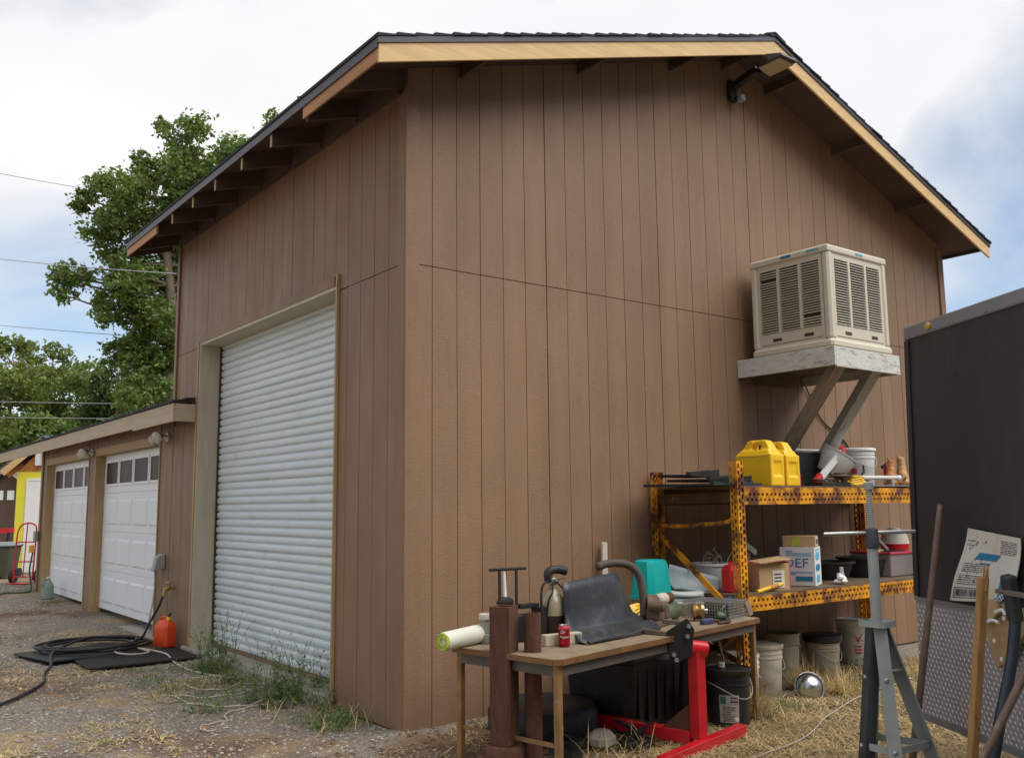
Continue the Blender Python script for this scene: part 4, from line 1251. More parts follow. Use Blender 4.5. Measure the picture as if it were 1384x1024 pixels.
hd0, hd1 = P0 + Vector((.055, -.025, .545)), P0 + Vector((-.055, .015, .565))
ax = hd1 - hd0
axn = ax.normalized()
MB().tube([hd0, hd1], .047, 20, caps=False).build('head_tube', 'engine_red', es, smooth=True)
MB().tube([hd0 + axn * .01, hd1 + axn * .06], .037, 16).build('spindle', 'jack_dark', es, smooth=True)
pc = hd1 + axn * .065
sv = Vector((.79, -.60, 0))
fv = Vector((.606, .795, 0))
m = MB()
pl = [(-.11, -.05), (-.02, -.095), (.075, -.06), (.095, .10), (.055, .165), (-.07, .09)]
m.loft([[pc - fv * .035 + sv * u_ + Vector((0, 0, w_)) for u_, w_ in pl], [pc - fv * .022 + sv * u_ + Vector((0, 0, w_)) for u_, w_ in pl]])
m.build('mounting_plate', 'matte_black', es, bevel=.003)
for (u_, w_, l_) in ((.06, .13, .16), (-.05, .07, .20)):
    q = pc + sv * u_ + Vector((0, 0, w_)) - fv * .02
    MB().bar(q, q + fv * l_ * .5 - sv * .14 + Vector((0, 0, .01)), .035, .025).build('mount_arm', 'old_metal', es, bevel=.003)
for u_, w_ in ((.05, .06), (-.035, -.045), (-.02, -.075), (.06, .12)):
    q = pc + sv * u_ + Vector((0, 0, w_)) - fv * .034
    MB().tube([q, q - fv * .02], .013, 8).build('bolt', 'galvanised', es)
MB().bar(pc - fv * .02 + sv * -.15 + Vector((0, 0, -.05)), pc - fv * .02 + sv * -.06 + Vector((0, 0, -.06)), .03, .04).build('clamp_foot', 'jack_dark', es, bevel=.004)


# ================================================================ things on the table
RZT = TB.rotation_euler[2]


def on_table(name, label, cat, u, v, rz=0.0, dz=0.0, group=None):
    return thing(name, label, cat, tpt(u, v, dz), RZT + rz, group)


t = on_table('paper_roll', 'rolled pale sheet with lime-green core end overhanging the table corner', 'roll', .15, .735)
m = MB().lathe([(.020, -.27), (.049, -.27), (.052, -.26), (.052, .30), (.049, .31), (.02, .31)], 22, (0, 0, .053), 'x'); m.build('roll', 'paper_roll', t, smooth=True, rot=(0, R(-2), R(4)))
m = MB().lathe([(.020, -.268), (.022, -.279), (.036, -.277), (.047, -.272), (.047, -.268)], 18, (0, 0, .053), 'x'); m.build('core_end', 'lime', t, smooth=True, rot=(0, R(-2), R(4)))
m = MB()
for i in range(14):
    a = i * .45; m.tube([(-.270, .042 * math.cos(a), .053 + .042 * math.sin(a)), (-.272 - rr.uniform(.004, .016), .046 * math.cos(a + .5), .053 + .046 * math.sin(a + .5))], [.005, .002], 5)
m.build('frayed_edge', 'lime', t, rot=(0, R(-2), R(4)))

t = on_table('glass_jar', 'small clear glass lantern jar behind the square rusty column', 'jar', .20, .70)
MB().lathe([(.028, 0), (.034, .01), (.032, .05), (.024, .055), (.024, .13), (.03, .135)], 16).build('glass', 'glass_dusty', t, smooth=True)
MB().lathe([(.036, .136), (.038, .14), (.036, .165), (.03, .17)], 16).build('lid', 'dirty_white', t, smooth=True)

t = on_table('pump_frame', 'black steel T-handled frame standing behind the square rusty column', 'frame', .29, .60, R(-16))
for x in (-.058, .058): MB().box(x - .006, x + .006, -.006, .006, 0, .415).build('frame_bar', 'matte_black', t)
MB().tube([(-.125, 0, .42), (.125, 0, .42)], .009, 10).build('cross_handle', 'matte_black', t)
MB().box(.065, .20, -.03, .03, .19, .215).build('bracket', 'matte_black', t, bevel=.004)
MB().box(.18, .20, -.03, .03, .0, .19).build('bracket_leg', 'matte_black', t)
MB().box(.02, .15, -.02, .02, .0, .16).build('pump_body', 'black_plastic', t, bevel=.01)
t = on_table('scrub_brush', 'round black scrub brush with white upright handle by the black frame', 'brush', .275, .61, R(-16), .17)
MB().ball((0, 0, .06), (.058, .03, .035), 16, 8).build('bristles', 'matte_black', t, smooth='all')
MB().tube([(0, 0, .09), (-.006, .0, .25)], [.011, .008], 10).build('handle', 'print_white', t, smooth=True)
MB().box(-.05, .05, -.015, .015, -.17, .028).build('stand', 'matte_black', t)

t = on_table('glass_carboy', 'dusty glass bottle half full of dark liquid with black rubber spout', 'bottle', .54, .47)
MB().lathe([(.062, 0), (.072, .012), (.074, .14), (.0735, .145)], 22).build('dark_liquid', 'carboy_liquid', t, smooth=True)
MB().lathe([(.0735, .146), (.073, .20), (.062, .245), (.036, .28), (.022, .295), (.022, .325)], 22).build('bottle_shoulder', 'carboy_glass', t, smooth=True)
MB().lathe([(.027, .325), (.029, .33), (.029, .355), (.027, .36)], 14).build('neck_clamp', 'steel', t, smooth=True)
MB().bar((.02, 0, .345), (.09, -.02, .355), .02, .008).build('clamp_tab', 'steel', t)
MB().tube(smooth_path([(-.02, .01, .34), (-.025, .01, .385), (.0, 0, .405), (.05, -.02, .405), (.085, -.035, .395)]), [.026] * 25, 12).build('spout_hose', 'black_rubber', t, smooth='all')
for s_ in (-1, 1):
    MB().tube(smooth_path([(.02 * s_, -.02, .335), (.055 * s_, -.045, .28), (.078 * s_, -.03, .22), (.08 * s_, 0, .0)]), .006, 6).build('carry_strap', 'matte_black', t)
MB().tube(smooth_path([(-.03, 0, .34), (-.085, 0, .325), (-.105, 0, .26), (-.10, 0, .15), (-.085, 0, .05)]), .007, 6).build('side_handle', 'matte_black', t)
MB().box(-.125, -.085, -.02, .02, .0, .2).build('side_bracket', 'matte_black', t)

tag(MB().cbox((-.125, .125, -.025, .025, 0, .062), .004).build('wood_block', 'weathered_cream', loc=tpt(.44, .325), rot=(0, 0, RZT - R(18))), 'pale wooden block lying behind the soda can', 'block')
t = on_table('soda_can', 'small maroon soda can with white script at the table edge', 'can', .385, .265)
MB().lathe([(.026, 0), (.032, .006), (.033, .012), (.033, .096)], 24).build('can_body', 'can_red', t, smooth=True)
MB().lathe([(.0331, .0965), (.033, .104), (.028, .115)], 24).build('can_shoulder', 'can_pink', t, smooth=True)
MB().lathe([(.028, .1155), (.0285, .119), (.026, .1195), (.025, .117)], 20).build('can_rim', 'steel', t, smooth=True)


def wrap(rad, z0, a0):
    def f(co):
        a = a0 + co.x / rad
        r_ = rad + .0006 + max(0, co.z)
        return Vector((r_ * math.cos(a), r_ * math.sin(a), z0 + co.y))
    return f


_face = math.atan2(-5.27 + 1.2, -3.14 - .4) - RZT
text_mesh('Dr', .026, 'print_white', 'lettering', t, warp=wrap(.0332, .082, _face - .25), shear=.3, extrude=.0003)
text_mesh('Pepper', .019, 'print_white', 'lettering', t, warp=wrap(.0332, .056, _face + .05), shear=.3, extrude=.0003)
text_mesh('23', .022, 'can_pink', 'lettering', t, warp=wrap(.0332, .028, _face - .2), extrude=.0003)

# black moulded fender
t = on_table('plastic_fender', 'black moulded plastic fender liner lying across the table', 'fender', .50, .22)
m = MB()
NU, rows = 15, []
for i in range(NU):
    u = i / (NU - 1) * .80
    e = max(0, (u - .56) / .24)
    hgt = .285 + .03 * math.sin(u * 2.2) if u < .56 else .30 * (1 - e) ** 1.8 + .03
    bk = .24 + .02 * math.sin(u * 4)
    wob = .012 * math.sin(u * 22) + .008 * math.sin(u * 47)
    rows.append([(u, -.035 + wob * .6 + .03 * e, .004 + abs(wob) * .5), (u, .03 + wob, .02), (u, .05, .050 + .01 * math.sin(u * 9)), (u, .115, .055), (u + .02 * (1 - e), .135, .075), (u + .02, .145 + .01 * e, .06 + hgt * .45), (u + .03, .155 + .02 * e, .05 + hgt * .8), (u + .03, .165 + .02 * e, .05 + hgt)])
NC = len(rows[0])
m.v = [p for r in rows for p in r]
m.f = [(i * NC + j, (i + 1) * NC + j, (i + 1) * NC + j + 1, i * NC + j + 1) for i in range(NU - 1) for j in range(NC - 1)]
f_o = m.build('liner_sheet', 'fender_black', t, smooth='all')
md = f_o.modifiers.new('thick', 'SOLIDIFY'); md.thickness = .007
MB().tube(smooth_path([(0.01, -.03, .012), (.2, -.035, .018), (.4, -.03, .01), (.6, -.02, .02), (.79, 0, .012)]), .012, 6).build('rolled_lip', 'fender_black', t)

t = on_table('radiator_hose', 'thick brown rubber hose arching over behind the black fender', 'hose', 0, 0)
t.location = (0, 0, 0); t.rotation_euler = (0, 0, 0)
hp = [tpt(1.41, .41, .03), tpt(1.42, .42, .2), tpt(1.40, .44, .33), tpt(1.33, .48, .395), tpt(1.22, .54, .405), tpt(1.14, .58, .385)]
MB().tube(smooth_path(hp), .026, 14).build('hose_tube', 'hose_brown', t, smooth='all')
MB().lathe([(.0275, 0), (.0285, .01), (.0285, .03), (.0275, .04)], 14, (hp[0][0], hp[0][1], hp[0][2])).build('hose_cuff', 'black_rubber', t)

tag(MB().bar((1.56, -.20, gz(1.5, -.2)), (1.70, -.05, 1.135), .05, .02, (0, -1, 0)).build('leaning_board', 'dirty_white', bevel=.003), 'pale wooden board leaning on the wall behind the teal basin', 'board')

# pile at the back right of the table
bg = MB()
rb = random.Random(11)
for i in range(13):
    bg.ball((rb.uniform(-.22, .22), rb.uniform(-.09, .09), rb.uniform(.02, .055)), (rb.uniform(.05, .09), rb.uniform(.05, .08), rb.uniform(.03, .05)), 10, 6)
tag(bg.build('plastic_bag', 'bag_grey', remesh=.012, loc=tpt(1.95, .66), rot=(0, 0, RZT)), 'crumpled grey plastic bag under the teal basin', 'bag')
t = thing('plastic_basin', 'upside-down teal plastic basin on the pile behind the hose', 'basin', (1.82, -.41, .745), R(8))
rq = lambda s, z, c: [(-s + c, -s * .8, z), (s - c, -s * .8, z), (s, -s * .8 + c, z), (s, s * .8 - c, z), (s - c, s * .8, z), (-s + c, s * .8, z), (-s, s * .8 - c, z), (-s, -s * .8 + c, z)]
MB().loft([rq(.150, 0, .04), rq(.150, .02, .04), rq(.138, .021, .04), rq(.118, .235, .04), rq(.110, .262, .04), rq(.092, .272, .035)]).build('basin_shell', 'teal_plastic', t, smooth=True, bevel=.008)
t = thing('lid_stack', 'stack of dirty white plastic lids at the back of the table', 'lids', (2.06, -.50, .70), R(12))
MB().box(-.16, .12, -.10, .10, -.068, -.001).build('carton_under', 'cardboard', t)
for i in range(4):
    MB().lathe([(.135, 0), (.145, .004), (.145, .016), (.132, .02)], 24).build('lid', 'white_plastic', t, smooth=True, loc=(rb.uniform(-.02, .02), rb.uniform(-.02, .02), i * .0205), rot=(R(rb.uniform(-2, 2)), R(rb.uniform(-2, 2)), 0))
t = thing('plastic_trough', 'pale blue-grey curved plastic trough tipped beside the white pot', 'trough', (2.27, -.42, .765), R(-18))
m = MB(); rows = []
for i in range(9):
    a = R(-70 + i * 17.5); rows.append([(-.22, .13 * math.sin(a), .13 - .13 * math.cos(a) + .04), (.22, .11 * math.sin(a), .11 - .11 * math.cos(a)), ])
m.v = [p for r in rows for p in r]; m.f = [(2 * i, 2 * i + 1, 2 * i + 3, 2 * i + 2) for i in range(8)]
o = m.build('trough_sheet', 'pale_blue_plastic', t, smooth='all', rot=(R(38), R(8), 0)); md = o.modifiers.new('thick', 'SOLIDIFY'); md.thickness = .006

t = on_table('yellow_strap', 'bundle of bright yellow strap between the hose and the fender', 'strap', 1.52, .52)
for i in range(5):
    MB().tube(smooth_path([(-.10, .03 * i - .05, .02 + .012 * i), (.0, .03 * i - .07, .06 + .01 * i), (.10, .02 * i - .04, .03 + .015 * i), (.02, .03, .09 + .006 * i), (-.08, .02 * i, .05 + .01 * i)]), .011, 6).build('strap_loop', 'yellow_plastic', t)
t = on_table('green_motor', 'dull green cylindrical motor with pale hub on the table', 'motor', 1.74, .42, R(8))
MB().lathe([(.03, -.13), (.058, -.12), (.062, -.10), (.062, .06), (.05, .085), (.02, .09)], 20, (0, 0, .063), 'x').build('housing', 'tool_green', t, smooth=True)
MB().lathe([(.02, .09), (.035, .095), (.035, .11), (.015, .115), (.012, .14)], 16, (0, 0, .063), 'x').build('hub', 'brass', t, smooth=True)
MB().box(-.09, .03, -.05, .05, 0, .012).build('foot', 'old_metal', t)
t = on_table('pulley_wheel', 'bronze pulley wheel with bright hub beside the green motor', 'pulley', 1.84, .26, R(-50))
t.scale = (1.3, 1.3, 1.3)
MB().lathe([(.012, -.03), (.036, -.028), (.04, -.015), (.03, 0), (.04, .015), (.036, .03), (.012, .032)], 18, (0, 0, .05), 'x').build('wheel', 'brass', t, smooth=True)
MB().lathe([(.013, .0321), (.014, .05), (.006, .055)], 12, (0, 0, .05), 'x').build('hub', 'steel', t, smooth=True)
MB().box(-.02, .02, -.03, .03, 0, .012).build('base', 'old_metal', t)
t = on_table('glass_insulator', 'small greenish knob fitting right of the bronze pulley', 'knob', 1.90, .12, R(-50))
MB().lathe([(.014, -.03), (.028, -.02), (.03, .0), (.02, .02), (.024, .03), (.012, .036)], 16, (0, 0, .034), 'x').build('knob', 'tool_green', t, smooth=True)
MB().box(-.05, .05, -.04, .05, 0, .012).build('base', 'black_rubber', t)
t = on_table('rusty_vise', 'lump of rusty vise castings on the table behind the red stand', 'vise', 1.50, .34, R(10))
t.scale = (1.35, 1.35, 1.35)
m = MB().cbox((-.13, .06, -.04, .04, .0, .03), .006); m.cbox((-.10, -.02, -.035, .035, .03, .085), .008); m.bar((-.09, 0, .09), (-.02, .03, .13), .05, .04); m.bar((0, 0, .05), (.09, .02, .075), .035, .03)
m.build('casting', 'old_metal', t, bevel=.004)
MB().cbox((.0, .05, -.03, .03, .03, .10), .006).build('moving_jaw', 'old_metal', t)
MB().lathe([(.018, -.05), (.026, -.045), (.026, .03), (.018, .035)], 14, (-.10, -.02, .10), 'y').build('jaw_tube', 'old_metal', t, smooth=True)
MB().lathe([(.02, -.04), (.03, -.03), (.03, .05), (.02, .06)], 14, (.05, .02, .115), 'x').build('roller', 'dirty_white', t, smooth=True)
MB().lathe([(.02, .061), (.026, .065), (.026, .13), (.018, .135)], 14, (.05, .02, .115), 'x').build('rust_roller', 'rust', t, smooth=True)
t = on_table('blue_pliers', 'dark blue clamp lying on the table right of the red stand', 'clamp', 1.72, .12, R(-8))
MB().cbox((-.06, .05, -.02, .02, 0, .035), .006).build('clamp_body', 'blue_metal', t)
MB().tube([(.04, 0, .02), (.10, -.02, .012)], .011, 8).build('clamp_screw', 'rust', t)
t = on_table('loose_parts', 'short rusty rods scattered before the wire trap', 'rods', 1.76, .06)
for i in range(4):
    a = rb.uniform(-1, 1); MB().tube([(i * .03 - .03, rb.uniform(-.02, .02), .009), (i * .03 - .03 + .07 * math.cos(a), .07 * math.sin(a), .009)], .008, 8).build('rod', 'rust', t)

# wire mesh trap
t = on_table('wire_trap', 'galvanised wire mesh cage trap at the right end of the table', 'trap', 1.97, .10, R(4))
TX, TY, TH = .30, .34, .115
m = MB()
w_ = .0016
i = 0.0
while i <= TX + .001:
    m.box(i - w_, i + w_, -w_, w_, 0, TH); m.box(i - w_, i + w_, TY - w_, TY + w_, 0, TH); m.box(i - w_, i + w_, 0, TY, TH - w_, TH + w_); i += .02
i = 0.0
while i <= TY + .001:
    m.box(-w_, w_, i - w_, i + w_, 0, TH); m.box(TX - w_, TX + w_, i - w_, i + w_, 0, TH); m.box(0, TX, i - w_, i + w_, TH - w_ * .9, TH + w_ * .9); i += .02
i = 0.0
while i <= TH + .001:
    m.box(0, TX, -w_ * .9, w_ * .9, i - w_, i + w_); m.box(0, TX, TY - w_ * .9, TY + w_ * .9, i - w_, i + w_); m.box(-w_ * .9, w_ * .9, 0, TY, i - w_, i + w_); i += .02
m.build('wire_mesh', 'galvanised', t, kind='stuff')
MB().box(.0, TX, .0, TY, .001, .004).build('floor_plate', 'galvanised', t)
MB().box(.02, .16, .06, .28, .004, .05).build('black_tray', 'matte_black', t, bevel=.008)
m = MB(); m.hexa([(TX - .05, -.014, .10), (TX + .01, -.012, .115), (TX + .085, -.012, .005), (TX + .02, -.014, .0), (TX - .05, -.009, .10), (TX + .01, -.007, .115), (TX + .085, -.007, .005), (TX + .02, -.009, .0)])
m.build('trap_door', 'steel', t)


# ================================================================ things on the rack
def bucket(name, label, x, y, z, h, rt, rb_, material, group=None, lid=None, label_mat=None, rz=0.0, rim=True, tilt=None, marks=()):
    t = thing(name, label, 'bucket', (x, y, z), rz, group)
    if tilt: t.rotation_euler = tilt
    pr = [(rb_ * .95, 0), (rb_, .008), (rt * .985, h * .74)]
    if rim: pr += [(rt * 1.03, h * .75), (rt * 1.03, h * .765), (rt, h * .77), (rt, h * .83), (rt * 1.03, h * .84), (rt * 1.03, h * .855), (rt, h * .86)]
    pr += [(rt, h * .95), (rt * 1.05, h * .955), (rt * 1.05, h), (rt * .96, h), (rb_ * .9, .03)]
    MB().lathe(pr, 28, caps=False).build('bucket_body', material, t, smooth=True)
    if lid:
        MB().lathe([(rt * 1.07, h * .94), (rt * 1.09, h * .95), (rt * 1.09, h * 1.005), (rt * 1.0, h * 1.02), (rt * .97, h * 1.0), (0.001, h * 1.0)], 28, caps=False).build('lid', lid, t, smooth=True)
    else:
        MB().lathe([(rt * .9, h * .8), (.001, h * .8)], 20, caps=False).build('contents', 'matte_black', t)
    pts_ = []
    for i in range(13):
        a = math.pi * i / 12
        q = Vector((rt * 1.07 * math.cos(a), -rt * 1.07 * abs(math.sin(a)) ** .8, h * .8 - rt * (.55 * math.sin(a) + .25 * math.sin(2 * a))))
        pts_.append(q)
    if not tilt: MB().tube(pts_, .003, 6).build('bail_handle', 'jack_grey', t)
    return t


def arc_patch(rad0, rad1, a0, a1, z0, z1, n=8):
    m = MB()
    for i in range(n + 1):
        a = a0 + (a1 - a0) * i / n
        m.v += [(rad0 * math.cos(a), rad0 * math.sin(a), z0), (rad1 * math.cos(a), rad1 * math.sin(a), z1)]
    m.f = [(2 * i, 2 * i + 2, 2 * i + 3, 2 * i + 1) for i in range(n)]
    return m


zz = lambda x, y: gz(x, y) - .004
t = bucket('lidded_bucket', 'black lidded bucket with white label standing right of the red stand', 1.93, -.99, zz(1.93, -.99), .375, .147, .136, 'black_plastic', lid='black_plastic', rz=R(-32))
rad = lambda z: .136 + (.147 - .136) * z / .277
A = R(-100)
arc_patch(rad(.05) + .0015, rad(.225) + .0015, A - .55, A + .35, .05, .225).build('paper_label', 'grey_flaking', t)
for a0, a1, z0, z1, mt_ in ((A - .50, A - .25, .17, .215, 'print_green'), (A - .05, A + .30, .178, .212, 'print_dark'), (A + .15, A + .32, .06, .085, 'print_white')):
    arc_patch(rad(z0) + .0025, rad(z1) + .0025, a0, a1, z0, z1).build('label_block', mt_, t)
text_mesh('WEISS', .024, 'print_white', 'lettering', t, warp=wrap(rad(.195) + .003, .195, A + .125), extrude=.0002)
m = MB()
for i in range(9):
    z0 = .06 + i * .011; b_ = arc_patch(rad(z0) + .0022, rad(z0) + .0022, A - .40, A - .40 + rb.uniform(.3, .62), z0, z0 + .004); m.add(b_.v, b_.f)
m.build('small_print', 'print_dark', t, kind='stuff')
MB().lathe([(.025, .378), (.025, .405), (.02, .41)], 12, (-.03, .03, 0)).build('pour_cap', 'dirty_white', t, smooth=True)
bucket('bucket', 'white bucket directly behind the table leg and black bucket', 2.50, -.62, zz(2.5, -.62), .37, .145, .13, 'white_plastic', rz=R(20))
bucket('bucket', 'mud-stained white bucket half hidden by tall dry grass', 2.94, -.50, zz(2.94, -.5), .37, .145, .13, 'dirty_white', lid='dirty_white', rz=R(-10))
bucket('bucket', 'dark dirty bucket at the back between stained bucket and cream bucket', 3.55, -.22, zz(3.55, -.22), .37, .145, .13, 'cream_bucket', rz=R(60))
t = bucket('bucket', 'cream bucket with black tray on top below the shelf', 3.98, -.32, zz(4, -.3), .27, .14, .13, 'cream_bucket', rz=R(-30))
MB().lathe([(.12, .271), (.165, .28), (.165, .33), (.15, .335)], 24).build('black_tray', 'black_plastic', t, smooth=True)
t = bucket('bucket', 'white bucket with red triangle mark at the back below the shelf', 4.62, -.22, zz(4.62, -.22), .38, .15, .135, 'white_plastic', rz=R(-40), lid='white_plastic')
A = R(-95)
m = MB(); m.v = [((.148) * math.cos(a), .148 * math.sin(a), z) for a, z in ((A - .25, .27), (A + .25, .27), (A, .19))]; m.f = [(0, 2, 1)]; m.build('red_triangle', 'bright_red', t)
for i in range(3): arc_patch(.146, .146, A - .22, A + .22, .10 + i * .028, .112 + i * .028).build('red_line', 'bright_red', t)
t = thing('steel_bowl', 'round shiny steel bowl lying on the straw before the buckets', 'bowl', (3.05, -.83, zz(3, -.8) + .085), rot=(R(70), R(-20), R(-30)))
MB().lathe([(.001, -.115), (.05, -.108), (.09, -.075), (.11, -.02), (.112, .02), (.108, .022), (.10, -.02), (.08, -.065), (.03, -.095)], 24, caps=False).build('bowl_shell', 'steel', t, smooth='all')
MB().ball((0, 0, -.01), (.10, .10, .09), 16, 8).build('bowl_inner', 'steel', t, smooth='all')
t = thing('hand_tool', 'grey rod with blue grip leaning between the two buckets', 'tool', (2.25, -.86, gz(2.2, -.9)))
MB().tube([(0, 0, 0), (.02, .03, .16)], .008, 8).build('shaft', 'white_plastic', t)
MB().tube([(.02, .03, .16), (.03, .04, .26)], .014, 8).build('grip', 'blue_plastic', t)
MB().bar((.05, .1, .0), (-.1, .16, .62), .02, .012).build('long_bar', 'galvanised', t)

# black tote and scraps under the table
t = thing('storage_tote', 'large black plastic tote in the shade under the table', 'tote', (1.42, -.52, zz(1.4, -.5)), R(12))
MB().loft([rq(.30, 0, .05), rq(.31, .02, .05), rq(.345, .44, .05), rq(.365, .45, .05), rq(.365, .48, .05), rq(.34, .50, .05)]).build('tote_body', 'black_plastic', t, bevel=.006)
for i in range(5): MB().box(-.24 + i * .11, -.21 + i * .11, -.275, -.262, .06, .40).build('rib', 'black_plastic', t)
t = thing('storage_tote', 'second black tote further back under the table end', 'tote', (2.0, -.45, zz(2, -.45)), R(12))
MB().loft([rq(.16, 0, .04), rq(.17, .02, .04), rq(.19, .5, .04), rq(.20, .51, .04), rq(.20, .54, .04)]).build('tote_body', 'matte_black', t, bevel=.006)
t = thing('truck_tyre', 'worn black tyre lying in the dark beneath the table', 'tyre', (.72, -.50, zz(.7, -.5)))
MB().lathe([(.19, .02), (.24, .0), (.33, .02), (.35, .06), (.35, .17), (.33, .20), (.24, .22), (.19, .20)], 28).build('tyre_body', 'black_rubber', t, smooth=True)
for i in range(7):
    t = thing('scrap_piece', ['black torn plastic scrap on the ground under the table front', 'grey broken concrete chunk under the table', 'dark bent metal scrap lying by the table leg', 'flat dark board scrap under the table', 'small rusty bracket on the dirt under the table',
                              'black hose offcut on the ground before the tote', 'crumpled dark sheet scrap near the rusty pipe'][i], 'scrap', ((.95, -1.12), (.80, -.96), (1.05, -.98), (.62, -.85), (1.18, -1.0), (1.05, -.75), (.50, -1.0))[i] + (gz(.9, -1) + .01,), R(40 * i))
    if i == 1:
        m = MB().ball((0, 0, .05), (.12, .09, .06), 8, 5); m.build('chunk', 'concrete', t)
    elif i == 5:
        MB().tube(smooth_path([(-.15, 0, .02), (0, .05, .025), (.12, -.04, .02), (.2, .06, .03)]), .018, 8).build('offcut', 'black_rubber', t, smooth='all')
    else:
        m = MB()
        pg = [(rb.uniform(.06, .15) * math.cos(k_ * 1.05), rb.uniform(.06, .13) * math.sin(k_ * 1.05)) for k_ in range(6)]
        m.loft([[(x, y, rb.uniform(0, .03)) for x, y in pg], [(x * .95, y * .95, rb.uniform(.035, .07)) for x, y in pg]])
        m.build('scrap', 'rust' if i == 4 else 'matte_black', t)
        MB().bar((-.1, 0, .06), (.12, .05, rb.uniform(.09, .14)), .03, .012).build('strip', 'black_plastic', t)

# --- top shelf
for i, (lab, x0, y0, a) in enumerate((('large black plastic sheet lying lowest on the left of the top shelf', 2.02, -.86, 2), ('black ridged panel on the stacked black sheets', 2.10, -.75, -6), ('narrow black board topmost of the stacked black sheets', 2.06, -.62, 9))):
    t = thing('plastic_sheet', lab, 'sheet', (x0, y0, SH2 + .002 + i * .035), R(a), group='black sheets on the top shelf')
    m = MB(); L_, W_ = ((.60, .70), (.45, .50), (.42, .32))[i]
    m.loft([[(0, 0, 0), (L_, .02, 0), (L_, W_, .0), (.03, W_, .0)], [(0, 0, .012), (L_, .02, .02 + .02 * i), (L_, W_, .025), (.03, W_, .02)]])
    m.build('sheet', ('fender_black', 'black_plastic', 'matte_black')[i], t)
    MB().bar((.05, .06, .020 + i * .002), (L_ - .03, .1, .030 + i * .008), .04, .02).build('ridge', 'fender_black', t)


def jerry(x, y, rz, label, sc):
    t = thing('jerry_can', label, 'jerry can', (x, y, SH2 + .001), rz, 'yellow jerry cans on the top shelf')
    m = MB()
    m.box(-.005, .315, 0, .17, .0, .235)
    m.hexa([(-.005, 0, .23), (.315, 0, .23), (.315, .17, .23), (-.005, .17, .23), (.035, .02, .275), (.295, .02, .275), (.295, .15, .275), (.035, .15, .275)])
    m.hexa([(.035, .035, .27), (.125, .035, .27), (.125, .135, .27), (.035, .135, .27), (.085, .045, .345), (.135, .045, .345), (.135, .125, .345), (.085, .125, .345)])
    m.hexa([(.215, .035, .27), (.30, .035, .27), (.30, .135, .27), (.215, .135, .27), (.205, .045, .345), (.255, .045, .345), (.255, .125, .345), (.205, .125, .345)])
    m.hexa([(.085, .045, .318), (.255, .045, .318), (.255, .125, .318), (.085, .125, .318), (.105, .055, .352), (.235, .055, .352), (.235, .115, .352), (.105, .115, .352)])
    m.box(.31, .325, .0, .17, .0, .07); m.box(.31, .325, .0, .17, .185, .24); m.box(.31, .325, .0, .03, .05, .2); m.box(.31, .325, .14, .17, .05, .2)
    o = m.build('can_body', 'yellow_plastic', t, remesh=.0075)
    MB().box(-.007, .30, -.0015, .0005, .222, .226).build('seam', 'tan_wood', t)
    MB().lathe([(.03, .275), (.03, .30), (.025, .305)], 14, (.03 + .02, .085, -.02)).build('cap', 'yellow_plastic', t, smooth=True)
    t.scale = (sc, sc, sc)
    return t


jerry(2.74, -.475, R(-88), 'larger yellow jerry can nearest the front rack upright', 1.02)
jerry(2.975, -.46, R(-91), 'yellow jerry can behind and right of the larger one', 1.0)
t = thing('roof_snow_brush', 'white blade with red ends leaning diagonally right of the jerry cans', 'blade', (3.60, -.62, SH2 + .03))
MB().bar((.07, .01, .05), (.50, .09, .27), .02, .06).build('blade', 'white_plastic', t)
MB().bar((-.02, 0, .0), (.075, .012, .055), .04, .075).build('red_end', 'bright_red', t, bevel=.008)
MB().bar((.50, .09, .27), (.56, .10, .30), .04, .07).build('red_end', 'bright_red', t, bevel=.008)
t = bucket('tipped_tub', 'white plastic tub tipped forwards in front of the white bucket', 4.06, -.42, SH2 + .12, .21, .15, .11, 'white_plastic', rim=False, tilt=(R(24), R(24), 0))
t = bucket('bucket', 'white bucket with dark brush mark standing on the top shelf', 4.52, -.42, SH2 + .002, .345, .15, .135, 'white_plastic', lid='print_white', rz=R(-40))
A = R(-88)
for a0, z0, z1 in ((A - .05, .12, .2), (A - .16, .06, .13)): arc_patch(.1475, .1475, a0, a0 + .1, z0, z1, 3).build('brush_mark', 'print_dark', t)
m = arc_patch(.146, .146, A - .75, A - .4, .12, .17); m.build('pink_label', 'can_pink', t)
for (x, y, lab, mt_, s_, rz) in ((4.72, -.62, 'dark reddish carved wooden animal figure at the shelf end', 'carved_wood', .95, R(200)), (4.95, -.60, 'paler carved wooden animal figure beside the dark reddish one', 'carved_wood_pale', 1.05, R(215))):
    t = thing('wooden_figure', lab, 'figure', (x, y, SH2 + .002), rz, 'carved wooden figures on the top shelf')
    m = MB()
    m.ball((0, 0, .07), (.075, .055, .08)); m.ball((-.03, 0, .13), (.05, .045, .07)); m.ball((-.045, 0, .19), (.04, .035, .055)); m.ball((-.06, 0, .235), (.045, .036, .036)); m.ball((-.10, 0, .222), (.032, .022, .02))
    for q in (-1, 1): m.tube([(-.045, .02 * q, .255), (-.035, .026 * q, .295)], [.013, .003], 6); m.tube([(-.05, .03 * q, .12), (-.085, .032 * q, .0)], [.022, .018], 8)
    m.ball((.05, 0, .035), (.05, .065, .035)); m.tube([(.07, 0, .05), (.12, .02, .09)], [.016, .008], 6)
    o = m.build('carved_body', mt_, t, remesh=.007)
    for q in (-1, 1): MB().ball((-.085, .022 * q, .24), .005, 8, 5).build('eye', 'matte_black', t)
    t.scale = (s_, s_, s_)
t = thing('pipe_length', 'pale grey pipe lying along the front of the top shelf', 'pipe', (4.0, -.76, SH2 + .075))
MB().tube([(0, 0, 0), (.58, .0, .005)], .018, 12).build('tube', 'lamp_white', t, smooth=True)
